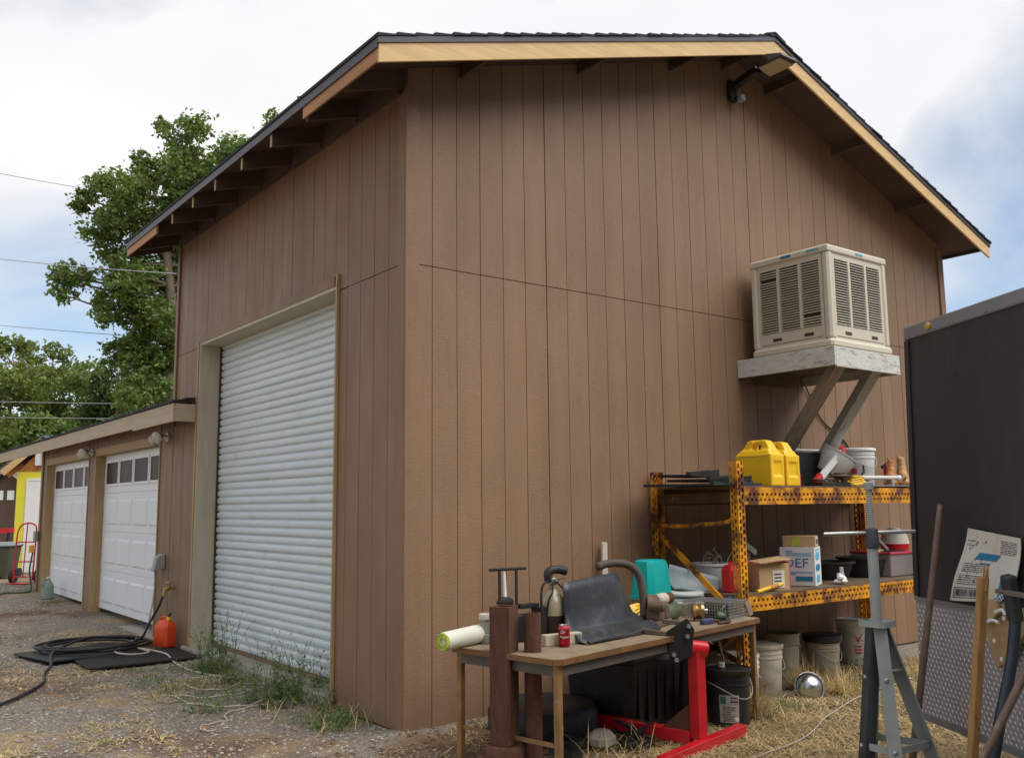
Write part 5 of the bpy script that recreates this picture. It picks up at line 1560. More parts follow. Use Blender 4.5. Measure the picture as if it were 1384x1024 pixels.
MB().tube([(.58, 0, .005), (.62, 0, .005)], .023, 12).build('end_cap', 'print_white', t, smooth=True)
MB().box(.1, .14, -.03, .03, -.074, -.019).build('rest_block', 'weathered_wood', t); MB().box(.45, .49, -.03, .03, -.074, -.019).build('rest_block', 'weathered_wood', t)
t = thing('yellow_cable', 'coiled yellow cable on the top shelf in front of the tub', 'cable', (3.88, -.80, SH2 + .002))
for i in range(7):
    a = i * .5; MB().tube([(.10 * math.cos(a + k_ * .7) * (1 + .2 * math.sin(i)), .05 * math.sin(a + k_ * .7), .012 + i * .010 + .01 * math.sin(k_)) for k_ in range(8)], .007, 6).build('coil', 'yellow_plastic', t)
t = thing('rusty_disc', 'rusty round disc balanced on a small pot by the jerry cans', 'disc', (3.72, -.76, SH2 + .002))
MB().lathe([(.03, 0), (.035, .06), (.02, .065)], 14).build('pot', 'old_metal', t, smooth=True)
MB().lathe([(.01, .066), (.09, .074), (.10, .084), (.05, .095), (.055, .11), (.01, .118)], 20).build('disc', 'old_metal', t, smooth=True)
t = thing('metal_tray', 'low dark tray of small tools along the front of the top shelf', 'tray', (3.38, -.82, SH2 + .002))
MB().box(0, .42, 0, .16, 0, .03).build('tray', 'matte_black', t)
for i in range(6): MB().tube([(.03 + i * .06, .02, .04), (.07 + i * .06, .14, .055)], .01, 6).build('tool', ('rust', 'galvanised', 'old_metal')[i % 3], t)
t = thing('dark_crate', 'dark grey crate behind the jerry cans at the wall', 'crate', (3.75, -.32, SH2 + .002))
MB().box(0, .36, 0, .29, 0, .30).build('crate_body', 'fender_black', t, bevel=.008); MB().box(-.01, .37, -.01, .30, .3005, .322).build('crate_lid', 'bag_grey', t, bevel=.006)
tag(MB().tube([(3.6, -.07, 1.887), (4.85, -.07, 1.889)], .018, 10).build('white_pipe', 'white_plastic', smooth=True), 'white plastic pipe lying along the wall behind the braces', 'pipe')
t = thing('bar_clamp', 'red bar clamp at the far end of the top shelf', 'clamp', (5.03, -.40, SH2 + .002))
MB().box(-.03, .03, -.02, .02, 0, .22).build('body', 'bright_red', t, bevel=.006); MB().bar((-.08, 0, .19), (.08, 0, .24), .02, .03).build('jaw', 'matte_black', t)
t = thing('flat_bar', 'thin grey metal strip along the front edge of the top shelf', 'bar', (3.95, -.87, SH2 + .002))
MB().box(0, .95, -.02, .02, 0, .008).build('strip', 'galvanised', t); MB().box(0, .02, -.02, .02, .008, .014).build('lip', 'galvanised', t)
t = thing('bottle_pair', 'small grey and red canisters behind the jerry can', 'canister', (3.42, -.42, SH2 + .002))
MB().lathe([(.05, 0), (.05, .13), (.02, .15), (.02, .18)], 14).build('canister', 'grey_plastic', t, smooth=True)
MB().lathe([(.045, 0), (.045, .11), (.03, .12)], 14, (.12, -.03, 0)).build('red_canister', 'bright_red', t, smooth=True)


# --- lower shelf
def carton(name, label, x, y, z, l, w, h, rz, material, flaps=False, cat='box', group=None):
    t = thing(name, label, cat, (x, y, z), rz, group)
    if flaps:
        m = MB(); th = .005
        m.box(0, l, 0, th, 0, h); m.box(0, l, w - th, w, 0, h); m.box(0, th, th, w - th, 0, h); m.box(l - th, l, th, w - th, 0, h); m.box(th, l - th, th, w - th, 0, th)
        m.build('carton_walls', material, t)
    else:
        MB().box(0, l, 0, w, 0, h).build('carton_walls', material, t, bevel=.003)
    return t


t = carton('parts_carton', 'open brown carton with red side left of the white box', 2.57, -.79, SH1 + .002, .28, .24, .20, R(-14), 'cardboard', True)
m = MB(); m.hexa([(-.03, -.05, .205), (.25, -.07, .228), (.26, .10, .24), (-.02, .12, .212), (-.03, -.05, .212), (.25, -.07, .235), (.26, .10, .247), (-.02, .12, .219)]); m.build('top_flap', 'cardboard_wet', t)
MB().hexa([(.281, 0, 0), (.287, 0, 0), (.287, .24, 0), (.281, .24, 0), (.281, 0, .21), (.287, 0, .21), (.287, .24, .21), (.281, .24, .21)]).build('red_panel', 'bright_red', t)
MB().box(.12, .23, -.004, -.0005, .02, .15).build('white_label', 'paper_white', t)
for i in range(4): MB().box(.135, .20, -.0062, -.0042, .04 + i * .025, .05 + i * .025).build('label_print', 'print_dark', t)
t = carton('small_red_box', 'small red printed box left of the open brown carton', 2.60, -.62, SH1 + .002, .14, .10, .20, R(5), 'bright_red')
MB().box(.02, .12, -.003, -.0005, .05, .13).build('white_label', 'paper_white', t); MB().box(.03, .1, -.0045, -.0032, .08, .1).build('label_print', 'print_dark', t)

t = carton('fluid_carton', 'white carton printed DEF in blue on the lower shelf', 3.12, -.84, SH1 + .002, .27, .24, .30, R(-16), 'carton_white')
t.rotation_euler = (0, 0, R(-66))
t.location = (3.11, -.575, SH1 + .002)
F = (R(90), 0, 0)
text_mesh('DEF', .10, 'print_blue', 'lettering', t, (.125, -.002, .175), F, sx=1.15)
for (a, b, c_, d, mt_) in ((.12, .25, .04, .075, 'print_blue'), (.04, .12, .09, .10, 'print_lightblue'), (.04, .25, .105, .112, 'print_lightblue'), (.05, .24, .25, .256, 'print_lightblue'), (.05, .10, .265, .275, 'print_lightblue'), (.05, .25, .235, .24, 'print_lightblue')):
    MB().box(a, b, -.003, -.0005, c_, d).build('print_bar', mt_, t)
for (a, b, c_, d, mt_) in ((.03, .17, .20, .26, 'print_lightblue'), (.02, .18, .115, .165, 'print_blue'), (.04, .16, .025, .085, 'print_lightblue'), (.03, .15, .275, .283, 'print_lightblue')):
    MB().prism([(a + .02, c_), (b - .02, c_), (b, (c_ + d) / 2), (b - .02, d), (a + .02, d), (a, (c_ + d) / 2)], .2705, .273, 'x').build('print_emblem', mt_, t)
t = carton('small_carton', 'small brown taped carton on top of the white printed carton', 3.12, -.60, SH1 + .304, .25, .20, .085, R(-62), 'cardboard')
MB().box(.07, .13, -.002, -.0004, .01, .075).build('tape', 'lime', t); MB().box(.2505, .253, .03, .13, .01, .075).build('paper_label', 'paper_white', t)
for i in range(4): MB().box(.2532, .2545, .04 + i * .022, .052 + i * .022, .02, .06).build('label_print', 'print_dark', t)
t = thing('brush_tool', 'yellow and red handled brush on the front of the lower shelf', 'brush', (2.45, -.86, SH1 + .012))
MB().tube([(0, 0, .0), (.16, .01, .02)], .014, 8).build('yellow_grip', 'yellow_plastic', t); MB().tube([(.16, .01, .02), (.26, .015, .03)], .016, 8).build('red_band', 'orange_wood', t); MB().tube([(.26, .015, .03), (.34, .02, .04)], [.014, .009], 8).build('tip', 'yellow_plastic', t)
t = thing('blue_scraper', 'short blue handled tool below the yellow upright', 'tool', (2.16, -.80, .70), rot=(0, R(-25), R(10)))
MB().tube([(0, 0, 0), (.10, 0, .0)], .018, 8).build('grip', 'blue_plastic', t); MB().tube([(-.06, 0, 0), (0, 0, 0)], .008, 8).build('shaft', 'steel', t)
t = thing('axe_head', 'grey hammer head tool standing behind the brown carton', 'tool', (2.92, -.40, SH1 + .002))
MB().tube([(0, 0, 0), (.0, 0, .26)], .03, 8).build('stump', 'old_metal', t); MB().bar((-.06, 0, .34), (.10, 0, .25), .05, .05).build('head', 'grey_flaking', t, bevel=.008); MB().tube([(-.02, 0, .27), (-.05, 0, .42)], [.02, .012], 8).build('spike', 'grey_flaking', t)
t = thing('dark_bin', 'black shallow rubber tub at the middle of the lower shelf', 'tub', (3.92, -.45, SH1 + .002))
MB().lathe([(.16, 0), (.17, .01), (.215, .13), (.235, .135), (.235, .15), (.205, .15), (.155, .03)], 24, caps=False).build('tub_shell', 'black_plastic', t, smooth=True)
t = thing('dark_bin', 'second black rubber tub behind the steel cross handle', 'tub', (4.36, -.50, SH1 + .002))
MB().lathe([(.16, 0), (.17, .01), (.20, .15), (.22, .155), (.22, .17), (.19, .17), (.15, .03)], 24, caps=False).build('tub_shell', 'black_plastic', t, smooth=True)
t = thing('wood_offcut', 'pointed pale wood offcut sticking out of the black tub', 'offcut', (4.30, -.60, SH1 + .19)); MB().prism([(0, 0), (.14, -.03), (.14, .04)], -.01, .01, 'y').build('point', 'raw_pine', t); MB().box(.14, .24, -.01, .01, -.03, .04).build('shank', 'raw_pine', t)
t = thing('crumpled_paper', 'crumpled white paper scrap right of the white carton', 'paper', (3.58, -.80, SH1 + .002))
m = MB()
for i in range(6): m.ball((rb.uniform(-.06, .08), rb.uniform(-.03, .03), rb.uniform(.02, .07)), (rb.uniform(.02, .045), .03, rb.uniform(.015, .03)), 7, 5)
m.build('paper_lump', 'print_white', t); MB().bar((.03, 0, .06), (.02, 0, .13), .03, .004).build('paper_fold', 'print_white', t)
t = thing('clear_tote', 'clear storage tote with red rim at the lower shelf end', 'tote', (4.46, -.72, SH1 + .002))
MB().box(0, .5, 0, .38, 0, .19).build('tote_body', 'clear_plastic', t, bevel=.01); MB().box(-.012, .512, -.012, .392, .1905, .21).build('rim', 'can_pink', t, bevel=.004); MB().box(.03, .3, .03, .2, .212, .216).build('dark_contents', 'matte_black', t)
t = thing('red_lid_tub', 'white tub with bright red lid band at the lower shelf end', 'tub', (4.88, -.52, SH1 + .22))
MB().lathe([(.12, 0), (.13, .05)], 20).build('tub', 'bright_red', t, smooth=True); MB().lathe([(.128, .051), (.11, .13), (.05, .19), (.01, .2)], 20).build('cloth_top', 'paper_white', t, smooth=True)
MB().bar((-.42, -.06, .14), (-.2, -.05, .0), .012, .03).build('angle_bar', 'galvanised', t)
t = thing('white_pot', 'white flower pot full of dry twigs behind the yellow upright', 'pot', (2.60, -.32, SH1 + .002))
MB().lathe([(.11, 0), (.12, .01), (.15, .17), (.165, .172), (.165, .19), (.14, .19), (.10, .03)], 24, caps=False).build('pot_shell', 'white_plastic', t, smooth=True)
for i in range(16):
    a = rb.uniform(0, 6.28); r_ = rb.uniform(.02, .1); q = Vector((r_ * math.cos(a), r_ * math.sin(a), .12))
    MB().tube(smooth_path([q, q + Vector((rb.uniform(-.05, .05), rb.uniform(-.05, .05), .1)), q + Vector((rb.uniform(-.16, .16), rb.uniform(-.12, .12), rb.uniform(.08, .2)))], 4), .0035, 5).build('twig', ('weathered_wood', 'rust', 'rope_pale')[i % 3], t)
t = thing('red_jug', 'red plastic jug with pink label beside the yellow upright', 'jug', (2.42, -.66, SH1 + .002))
MB().loft([ring(.07, .06, 0, .02), ring(.07, .06, .16, .02), ring(.05, .045, .19, .015), ring(.03, .03, .2, .01)]).build('jug_body', 'bright_red', t, bevel=.006)
MB().box(-.055, .0, -.063, -.0605, .03, .14).build('pink_label', 'can_pink', t); MB().lathe([(.025, .2), (.025, .22)], 12).build('cap', 'bright_red', t)


# ================================================================ far yard
RT = Vector((_r0.x, _r0.y, 0))            # sideways axis for the far things, which face the yard
FAR_RZ = math.atan2(RT.y, RT.x)
yb = thing('yellow_shed', 'bright yellow sheathed shed with white door and orange eaves', 'shed', (.45, 16.73, .1), FAR_RZ)
MB().box(0, 1.15, .02, 2.5, 0, 2.12).build('wall', 'yellow_sheathing', yb)
MB().prism([(0, 2.125), (1.15, 2.125), (.575, 2.68)], .02, 2.5).build('gable', 'orange_wood', yb)
MB().box(.26, 1.02, -.005, .018, 0, 1.92).build('door', 'print_white', yb)
MB().box(.22, .258, -.012, .018, 0, 1.96).build('door_trim', 'door_white', yb); MB().box(.2585, 1.06, -.012, .018, 1.925, 1.98).build('door_trim', 'door_white', yb)
MB().bar((-.25, -.12, 2.10), (.56, -.12, 2.78), .03, .15, (0, 0, 1)).build('rake_board', 'raw_pine', yb)
for y_ in (.1, .7, 1.3, 1.9): MB().bar((-.24, y_, 2.04), (.05, y_, 2.30), .04, .10).build('rafter_end', 'orange_wood', yb)
MB().hexa([(-.28, -.14, 2.16), (.58, -.14, 2.84), (.58, 2.6, 2.84), (-.28, 2.6, 2.16), (-.28, -.14, 2.20), (.58, -.14, 2.88), (.58, 2.6, 2.88), (-.28, 2.6, 2.20)]).build('roof', 'roof_grey', yb)
MB().hexa([(.581, -.14, 2.84), (1.44, -.14, 2.16), (1.44, 2.6, 2.16), (.581, 2.6, 2.84), (.581, -.14, 2.88), (1.44, -.14, 2.20), (1.44, 2.6, 2.20), (.581, 2.6, 2.88)]).build('roof', 'roof_grey', yb)
MB().box(.42, .52, -.10, .018, 2.25, 2.75).build('wall_lamp', 'white_plastic', yb)
sd = thing('brown_shed', 'small dark brown shed with pale metal roof far behind', 'shed', (1.75, 28.9, .1), FAR_RZ)
MB().box(0, 1.0, 0, 2, 0, 2.1).build('wall', 'shed_brown', sd)
MB().prism([(0, 2.101), (1.0, 2.101), (.5, 2.55)], .0, 2).build('gable', 'shed_brown', sd)
MB().hexa([(-.2, -.2, 2.02), (.5, -.2, 2.6), (.5, 2.2, 2.6), (-.2, 2.2, 2.02), (-.2, -.2, 2.08), (.5, -.2, 2.66), (.5, 2.2, 2.66), (-.2, 2.2, 2.08)]).build('roof', 'galvanised', sd)
MB().hexa([(.501, -.2, 2.6), (1.25, -.2, 2.02), (1.25, 2.2, 2.02), (.501, 2.2, 2.6), (.501, -.2, 2.66), (1.25, -.2, 2.08), (1.25, 2.2, 2.08), (.501, 2.2, 2.66)]).build('roof', 'galvanised', sd)
for x in (.15, .5): MB().box(x, x + .22, -.02, -.001, 1.65, 1.95).build('window', 'print_white', sd)
ht = thing('hand_truck', 'red tubular hand truck standing before the yellow shed', 'hand truck', (.06, 13.18, gz(.06, 13.18)), FAR_RZ)
HW, HH = .17, 1.05
MB().tube(smooth_path([(-HW, 0, .05), (-HW, .05, .75), (-HW + .01, .08, .93), (-HW + .06, .1, 1.02), (0, .1, HH), (HW - .06, .1, 1.02), (HW - .01, .08, .93), (HW, .05, .75), (HW, 0, .05)], 5), .014, 8).build('frame', 'bright_red', ht)
for z in (.12, .38, .72): MB().tube([(-HW, z * .05, z), (HW, z * .05, z)], .011, 8).build('cross_bar', 'bright_red', ht)
MB().tube([(0, 0, .1), (0, .07, 1.04)], .010, 8).build('centre_bar', 'bright_red', ht)
MB().box(-HW - .02, HW + .02, -.2, 0, .01, .018).build('toe_plate', 'bright_red', ht)
for x in (-HW - .05, HW + .05): MB().lathe([(.02, -.03), (.12, -.03), (.125, 0), (.12, .03), (.02, .03)], 16, (x, .1, .125), 'x').build('wheel', 'black_rubber', ht, smooth=True)
bn = thing('wheeled_bin', 'olive wheeled bin with pale lid at the left edge', 'bin', (-.02, 14.9, gz(0, 14.9)), FAR_RZ)
MB().loft([ring(.2, .2, .04, .03), ring(.25, .26, .60, .03)]).build('bin_body', 'bin_olive', bn, bevel=.01)
MB().loft([ring(.28, .3, .605, .03), ring(.28, .3, .63, .03), ring(.2, .22, .68, .03)]).build('lid', 'bin_lid', bn, bevel=.01)
MB().tube([(-.24, .28, .6), (.24, .28, .6)], .015, 8).build('handle', 'bin_olive', bn)
for x in (-.2, .2): MB().lathe([(.02, -.025), (.09, -.025), (.09, .025), (.02, .025)], 14, (x, .26, .09), 'x').build('wheel', 'black_rubber', bn)
rl = thing('red_ladder', 'red beam resting on black legs behind the olive bin', 'stand', (-.25, 15.4, gz(0, 15.4)), FAR_RZ)
MB().bar((-.4, 0, .86), (.55, 0, .90), .06, .09).build('beam', 'bright_red', rl)
for x in (-.35, .45): MB().bar((x - .1, 0, 0), (x, 0, .86), .03, .03).build('leg', 'matte_black', rl)
tag(MB().tube([Vector((q.x, q.y, max(q.z, gz(q.x, q.y) + .012))) for q in smooth_path([(-.09, 11.58, .74), (-.12, 11.6, .45), (-.1, 11.5, .15), (-.25, 11.3, 0), (-.5, 11.3, 0), (-.7, 11.0, 0), (-1.0, 11.2, 0), (-1.5, 11.6, 0)])], .013, 8).build('garden_hose', 'hose_green', smooth='all'), 'green hose running down the far garage corner onto the gravel', 'hose')

# overhead wires
for (a, b, sag, lab) in (((1.195, 27.614, 12.43), (12.5, 19.5, 9.9), .25, 'highest thin overhead wire crossing the sky at left'), ((-.9, 17.45, 7.0), (2.95, 14.6, 6.43), .10, 'overhead wire running to the far edge of the shop'),
                         ((.1, 24.3, 6.76), (7.5, 18.9, 5.9), .12, 'overhead wire below the service wire at left'), ((1.0, 29.0, 4.50), (9.0, 23.1, 4.3), .1, 'lowest overhead wire before the dark trees'), ((1.0, 29.1, 5.03), (9.0, 23.2, 4.75), .1, 'second lowest overhead wire before the dark trees')):
    A_, B_ = Vector(a), Vector(b)
    A_ = A_ + (A_ - B_) * .6
    tag(MB().tube([A_.lerp(B_, i / 14) - Vector((0, 0, sag * 4 * (i / 14) * (1 - i / 14))) for i in range(15)], .012 if a[2] > 12 else .010, 5).build('overhead_wire', 'wire_grey'), lab, 'wire', 'overhead wires')


# ================================================================ trees
def make_leaves(clumps, n_total, size, rg, sub=14, spread=.27):
    m = MB()
    vol = sum(c[3] ** 2 for c in clumps)
    V, F = m.v, m.f
    for (cx, cy, cz, r) in clumps:
        n = int(n_total * r * r / vol)
        subs = []
        for _ in range(sub):
            d = Vector((rg.gauss(0, 1), rg.gauss(0, 1), rg.gauss(0, 1))).normalized() * r * rg.uniform(.35, 1.05)
            d.z *= .85
            subs.append((cx + d.x, cy + d.y, cz + d.z, r * spread * rg.uniform(.6, 1.3)))
        for _ in range(n):
            sx, sy, sz, sr = subs[rg.randrange(sub)]
            p = Vector((sx + rg.gauss(0, sr), sy + rg.gauss(0, sr), sz + rg.gauss(0, sr * .7)))
            nrm = Vector((rg.gauss(0, .7), rg.gauss(0, .7), rg.uniform(.1, 1))).normalized()
            a = nrm.orthogonal().normalized(); a = (Matrix.Rotation(rg.uniform(0, 6.28), 3, nrm) @ a); b = nrm.cross(a)
            s = size * rg.uniform(.6, 1.35)
            o = len(V)
            V += [tuple(p - a * s * .6), tuple(p + b * s * .34 + nrm * s * .08), tuple(p + a * s * .6), tuple(p - b * s * .34 + nrm * s * .08)]
            F += [(o, o + 1, o + 2), (o, o + 2, o + 3)]
    return m


def make_tree(name, label, loc, clumps, trunk, trunk_r, n_leaves, leaf_size, leaf_m, seed, group=None, spread=.27, sub=14):
    rg = random.Random(seed)
    t = thing(name, label, 'tree', loc, FAR_RZ, group)
    cl = [(x, rg.uniform(-1, 1) * max(.6, 1.6 * r) , z, r) for x, z, r in clumps]
    m = MB()
    tp_ = smooth_path(trunk, 5)
    N = len(tp_)
    m.tube(tp_, [trunk_r * (1 - .75 * i / (N - 1)) * (1.25 if i == 0 else 1) for i in range(N)], 10)
    for (x, y, z, r) in cl:
        best = min((q for q in tp_ if q.z < z - .2 * r), key=lambda q: (q - Vector((x, y, z))).length + .4 * abs(z - q.z), default=tp_[N // 2])
        e = Vector((x, y, z)); mid = best.lerp(e, .5) + Vector((rg.uniform(-.2, .2), rg.uniform(-.2, .2), -.12 * (e - best).length + .1))
        L_ = (e - best).length
        m.tube(smooth_path([best, mid, e], 4), [trunk_r * .24 * (1 - .8 * i / 8) * min(1, .5 + L_ / 4) for i in range(9)], 6)
        for _ in range(4):
            d = Vector((rg.gauss(0, 1), rg.gauss(0, 1), rg.gauss(.3, 1))).normalized() * r * .9
            m.tube([e.lerp(mid, rg.uniform(0, .4)), e + d], [trunk_r * .07, .008], 5)
    m.build('trunk', 'bark', t, smooth='all')
    make_leaves(cl, n_leaves, leaf_size, rg, sub, spread).build('crown', leaf_m, t)
    return t


BIG = [(0.63, 11.17, 0.61), (1.49, 10.98, 0.57), (0.06, 10.79, 0.54), (1.02, 10.41, 0.65), (1.88, 10.69, 0.48), (-0.61, 10.6, 0.54), (-1.0, 10.89, 0.34), (-1.76, 9.93, 0.54), (-1.19, 9.83, 0.57), (-2.15, 9.54, 0.38), (-0.61, 9.54, 0.61), (0.15, 9.54, 0.65), (-1.57, 8.97, 0.54), (-0.9, 8.78, 0.61), (-0.13, 8.78, 0.67), (-2.34, 9.26, 0.27), (0.73, 9.54, 0.57), (1.49, 10.12, 0.48), (-1.95, 8.4, 0.42), (-1.38, 8.01, 0.54), (-0.61, 8.01, 0.65), (0.06, 7.82, 0.65), (-2.05, 7.34, 0.42), (-2.62, 7.34, 0.42), (-2.91, 7.53, 0.27), (-2.53, 6.86, 0.31), (-1.95, 6.86, 0.31), (-1.19, 7.05, 0.54), (-0.52, 6.96, 0.65), (0.15, 6.86, 0.57), (-1.38, 6.29, 0.42), (-0.8, 6.0, 0.57), (-0.13, 5.91, 0.65), (-1.19, 5.33, 0.54), (-0.42, 4.95, 0.61), (0.25, 5.14, 0.48), (0.25, 4.28, 0.48), (-0.33, 4.18, 0.57), (0.63, 11.65, 0.31), (-0.13, 11.56, 0.27), (2.16, 11.08, 0.27), (2.07, 9.93, 0.48),
       (1.1, 8.4, .6), (1.6, 7.4, .6), (1.3, 6.2, .6), (2.4, 9.0, .5), (2.3, 8.0, .5), (-.9, 10.2, .5), (.4, 10.1, .6), (-.4, 9.1, .6), (-1.2, 9.3, .5), (-1.0, 7.5, .6), (-.3, 7.4, .6), (-1.5, 7.4, .45), (-.9, 6.5, .55), (-.2, 6.4, .6), (-.7, 5.4, .6), (0, 5.4, .5), (-.9, 4.6, .55), (.7, 8.9, .55), (.5, 6.0, .5), (-1.7, 8.5, .45)]
make_tree('tall_tree', 'tall leafy green tree rising behind the garage roof', (4.21, 19.59, gz(4, 19)), BIG, [(-.15, 0, 0), (-.05, 0, 2.4), (.08, 0, 4.2), (.2, .1, 5.8), (.1, 0, 7.2), (0, 0, 8.6), (.5, 0, 10.3)], .25, 46000, .105, 'leaf_mid', 21, spread=.215, sub=20)
make_tree('distant_tree', 'tree top just showing above the shop roof slope', (11.73, 29.1, .1), [(.1, 17.3, .40), (-.5, 16.7, .5), (.6, 17.6, .28), (-.9, 16.0, .4), (0, 16.0, .8), (-.2, 14.0, 1.2), (.8, 13.5, 1.2), (0, 12, 1.4)], [(0, 0, 0), (.1, 0, 6), (0, 0, 11), (0, 0, 15)], .35, 7000, .16, 'leaf_mid', 22, 'trees behind the garage')
for i, (loc, top_, wid, lm, seed, lab) in enumerate((((3.39, 36.7, .1), 8.4, 2.4, 'leaf_light', 31, 'pale yellow-green tree at the far left edge'), ((5.24, 39.1, .1), 8.6, 2.5, 'leaf_light', 32, 'light green rounded tree second from the left edge'),
                                                     ((5.55, 33.79, .1), 7.3, 2.3, 'leaf_mid', 33, 'mid green tree right of the pale ones below the wires'), ((5.77, 29.82, .1), 6.6, 2.0, 'leaf_dark', 34, 'dark green tree left of the tall trunk'),
                                                     ((7.31, 31.19, .1), 7.0, 2.0, 'leaf_dark', 35, 'dark green tree directly behind the tall trunk'), ((8.3, 29.6, .1), 6.6, 1.6, 'leaf_dark', 36, 'dark green tree between tall trunk and shop corner'),
                                                     ((1.2, 38.5, .1), 7.8, 2.0, 'leaf_light', 37, 'pale green tree partly outside the left frame edge'), ((3.2, 31.0, .1), 4.6, 1.7, 'leaf_mid', 38, 'low bushy tree behind the brown shed'))):
    rg = random.Random(seed)
    cl = []
    z = 1.0
    while z < top_ - .4:
        f = (z / top_)
        w = wid * (1.0 if f < .6 else 1.0 - (f - .6) * 1.7)
        for k_ in range(4): cl.append((rg.uniform(-w, w), z + rg.uniform(-.4, .4), rg.uniform(.5, .85) * (1 if f < .75 else .7)))
        z += .75
    cl.append((rg.uniform(-.3, .3), top_ - .35, .45))
    make_tree('background_tree', lab, loc, cl, [(0, 0, 0), (.1, 0, top_ * .3), (-.1, 0, top_ * .6), (0, 0, top_ * .85)], .17, 15000, .16, lm, seed, 'trees behind the garage', sub=12, spread=.33)


# ================================================================ weeds, grass, gravel
def weed(label, x, y, h, n, spread, seed, leafy=14):
    rg = random.Random(seed)
    t = thing('weed_plant', label, 'weed', (x, y, gz(x, y)), 0, 'weeds along the roll-up door')
    st, lf = MB(), MB()
    for i in range(n):
        a = rg.uniform(0, 6.28); r0 = spread * math.sqrt(rg.random()); bx_, by_ = r0 * math.cos(a), r0 * math.sin(a)
        hh = h * rg.uniform(.35, 1.0); dx, dy = rg.gauss(0, .09), rg.gauss(0, .09)
        P = [Vector((bx_, by_, -.01)), Vector((bx_ + dx * .4, by_ + dy * .4, hh * .55)), Vector((bx_ + dx * 1.3, by_ + dy * 1.3, hh))]
        P = smooth_path(P, 4)
        st.tube(P, [.0022, .002, .002, .0018, .0016, .0014, .0012, .001, .0008], 4)
        for j in range(leafy):
            q = P[min(len(P) - 1, int(rg.uniform(.0, 1) ** 1.3 * len(P)))]
            d = Vector((rg.gauss(0, 1), rg.gauss(0, 1), rg.uniform(-.1, .9))).normalized(); L_ = rg.uniform(.016, .06) * (1.2 - q.z / h * .8)
            w = d.cross(Vector((0, 0, 1)))
            w = w.normalized() * L_ * .22 if w.length > .01 else Vector((L_ * .2, 0, 0))
            lf.add([q, q + d * L_ * .5 + w, q + d * L_, q + d * L_ * .5 - w], [(0, 1, 2), (0, 2, 3)])
    st.build('stems', 'stem_green', t); lf.build('leaves', 'weed_leaf', t)


weed('leafy weed clump at the far end of the roll-up door sill', -.14, 3.0, .54, 50, .20, 51, 18)
weed('low bushy weed clump before the middle of the roll-up door', -.16, 2.35, .24, 16, .13, 52)
weed('tall weed clump at the near end of the roll-up door', -.14, 1.50, .50, 75, .28, 53, 18)
weed('weed sprouting by the near door trim', -.10, 1.02, .34, 14, .10, 54)
weed('bright green tuft of weeds near the shop corner', -.20, .62, .13, 26, .13, 55, 8)
weed('small green weed on the gravel before the rope', -.75, 1.55, .10, 16, .13, 56, 8)
weed('green leafy weed under the rack by the cream bucket', 4.25, -.62, .20, 12, .12, 57)


def blades(name, label, material, spots, seed, cat='grass'):
    """spots: (count, x0, x1, y0, y1, length, width, upright, density noise threshold)"""
    rg = random.Random(seed)
    m = MB(); V, F = m.v, m.f
    for (n, x0, x1, y0, y1, L_, w, up, th) in spots:
        c = 0; tries = 0
        while c < n and tries < n * 6:
            tries += 1
            x, y = rg.uniform(x0, x1), rg.uniform(y0, y1)
            if th and noise.noise(Vector((x * .9 + 3, y * .9, seed))) + .5 * noise.noise(Vector((x * 3, y * 3, seed))) < th: continue
            if x > -.03 and y > -.0: continue
            c += 1
            z = gz(x, y) + rg.uniform(.0, .014)
            a = rg.uniform(0, 6.28); l_ = L_ * rg.uniform(.4, 1.3); e = up * rg.uniform(.0, 1.0)
            d = Vector((math.cos(a) * math.cos(e), math.sin(a) * math.cos(e), math.sin(e)))
            s = Vector((-math.sin(a), math.cos(a), 0)) * w * rg.uniform(.6, 1.2)
            p = Vector((x, y, z)); q = p + d * l_ * .55 + Vector((0, 0, .004)); e2 = p + d * l_ + Vector((0, 0, -.02 * up * l_ * 4))
            o = len(V)
            V += [tuple(p - s), tuple(p + s), tuple(q + s * .8), tuple(q - s * .8), tuple(e2)]
            F += [(o, o + 1, o + 2, o + 3), (o + 3, o + 2, o + 4)]
    tag(m.build(name, material), label, cat, kind='stuff')


blades('dry_straw', 'dry yellow straw scattered over the yard', 'straw', [
    (30000, .9, 5.2, -2.9, -.75, .10, .0032, .35, 0), (3500, .2, 2.4, -1.9, -.1, .10, .003, .25, .0), (14000, -3.5, .0, -1.5, 6.0, .085, .0028, .3, .08),
    (2600, 2.1, 3.3, -1.0, -.55, .26, .0028, 1.4, -.1), (120, 2.1, 2.6, -1.15, -.85, .14, .0028, 1.4, 0), (900, 3.3, 5.0, -.95, -.6, .16, .0028, 1.3, 0), (110, .5, 1.0, -1.35, -1.0, .20, .003, 1.0, 0), (110, -.5, .0, .3, 1.3, .20, .0026, 1.2, 0), (5000, -6, -2, 1, 12, .09, .004, .35, .2)], 61)
blades('green_grass', 'sparse green grass growing through the gravel', 'grass_green', [
    (3400, -3.2, -.02, .2, 5.2, .055, .003, 1.3, .46), (900, 2.2, 4.8, -1.1, -.5, .12, .003, 1.3, .1), (2500, -6, -.1, 5, 13, .06, .004, 1.2, .38), (260, -.4, .0, 1.1, 3.4, .11, .0028, 1.4, .1), (300, -.4, 0, .35, .9, .10, .003, 1.3, 0)], 62)


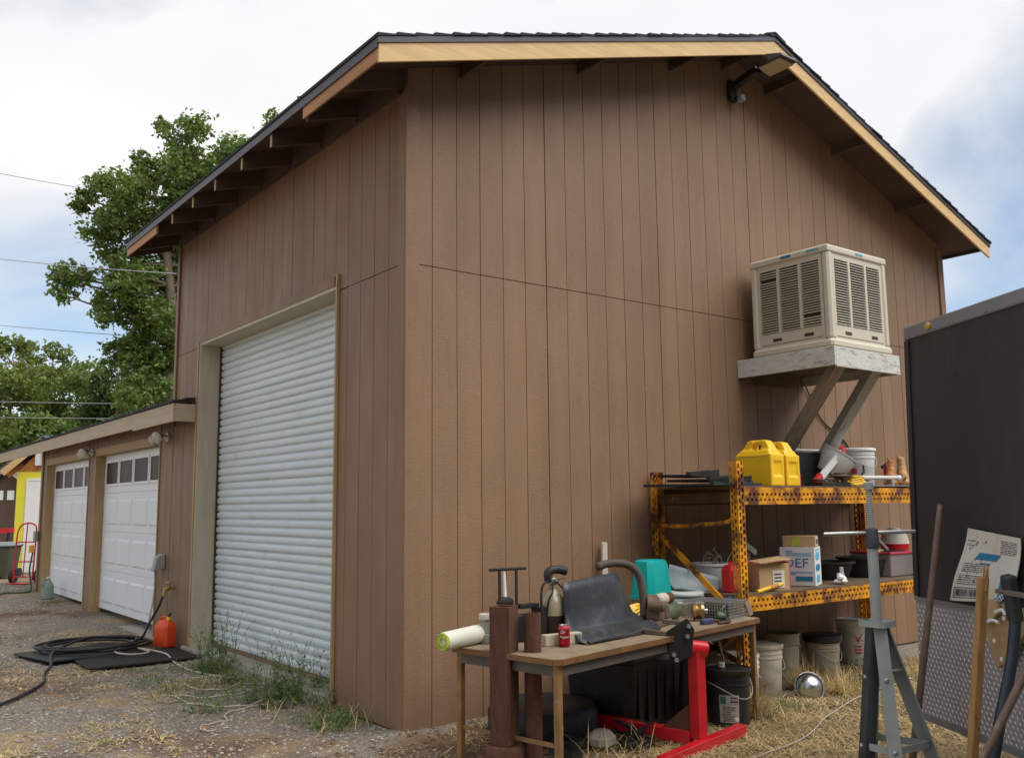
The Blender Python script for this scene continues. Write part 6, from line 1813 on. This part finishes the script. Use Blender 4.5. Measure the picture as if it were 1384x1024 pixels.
def scatter(name, label, material, n, x0, x1, y0, y1, r0, r1, seed, flat=.6, th=None, cat='gravel'):
    rg = random.Random(seed)
    m = MB(); V, F = m.v, m.f
    c = 0
    while c < n:
        x, y = rg.uniform(x0, x1), rg.uniform(y0, y1)
        if x > -.02 and y > -.01: continue
        if th is not None and noise.noise(Vector((x * .8, y * .8, 9))) < th + rg.uniform(-.25, .25): continue
        c += 1
        r = r0 + (r1 - r0) * rg.random() ** 2.5
        z = gz(x, y) + r * flat * .25
        a = rg.uniform(0, 6.28); o = len(V)
        for k_ in range(4):
            q = r * rg.uniform(.7, 1.2); t_ = a + k_ * 1.57
            V.append((x + q * math.cos(t_), y + q * math.sin(t_), z + rg.uniform(-.1, .1) * r))
        V.append((x + rg.uniform(-.3, .3) * r, y + rg.uniform(-.3, .3) * r, z + r * flat * rg.uniform(.7, 1.1)))
        F += [(o, o + 1, o + 4), (o + 1, o + 2, o + 4), (o + 2, o + 3, o + 4), (o + 3, o, o + 4)]
    tag(m.build(name, material), label, cat, kind='stuff')


scatter('gravel_stones', 'small grey-brown gravel stones over the yard', 'pebbles', 26000, -4.0, .0, -.6, 6.5, .005, .017, 71)
scatter('gravel_stones', 'coarser gravel spread further down the yard', 'pebbles', 9000, -6.5, -.05, 6.0, 14, .008, .022, 72)
scatter('wood_chips', 'dark bark chips along the foot of the gable wall', 'bark_chips', 9000, -1.2, 1.6, -1.9, .0, .006, .022, 73, .4, cat='chips')
scatter('dead_leaves', 'brown dead leaves scattered by the walls', 'dead_leaf', 420, -2.2, 3.5, -1.8, 4.2, .012, .03, 74, .5, cat='leaves')


# ================================================================ unseen tree belt, added behind the camera to block low sky
rg = random.Random(90)
cl = []
for i in range(34):
    x = -26 + i * 1.75
    for z, r_ in ((1.6, 1.5), (3.6, 1.7), (5.8, 1.7), (7.8, 1.5), (9.2, 1.0)):
        cl.append((x + rg.uniform(-.6, .6), -17.5 + rg.uniform(-1.2, 1.2), z + rg.uniform(-.5, .5), r_ * rg.uniform(.8, 1.15)))
tag(make_leaves(cl, 26000, .5, rg, 10, .42).build('added_tree_belt', 'leaf_dark'), 'unseen belt of trees added behind the viewer to deepen the shade', 'trees', kind='stuff')
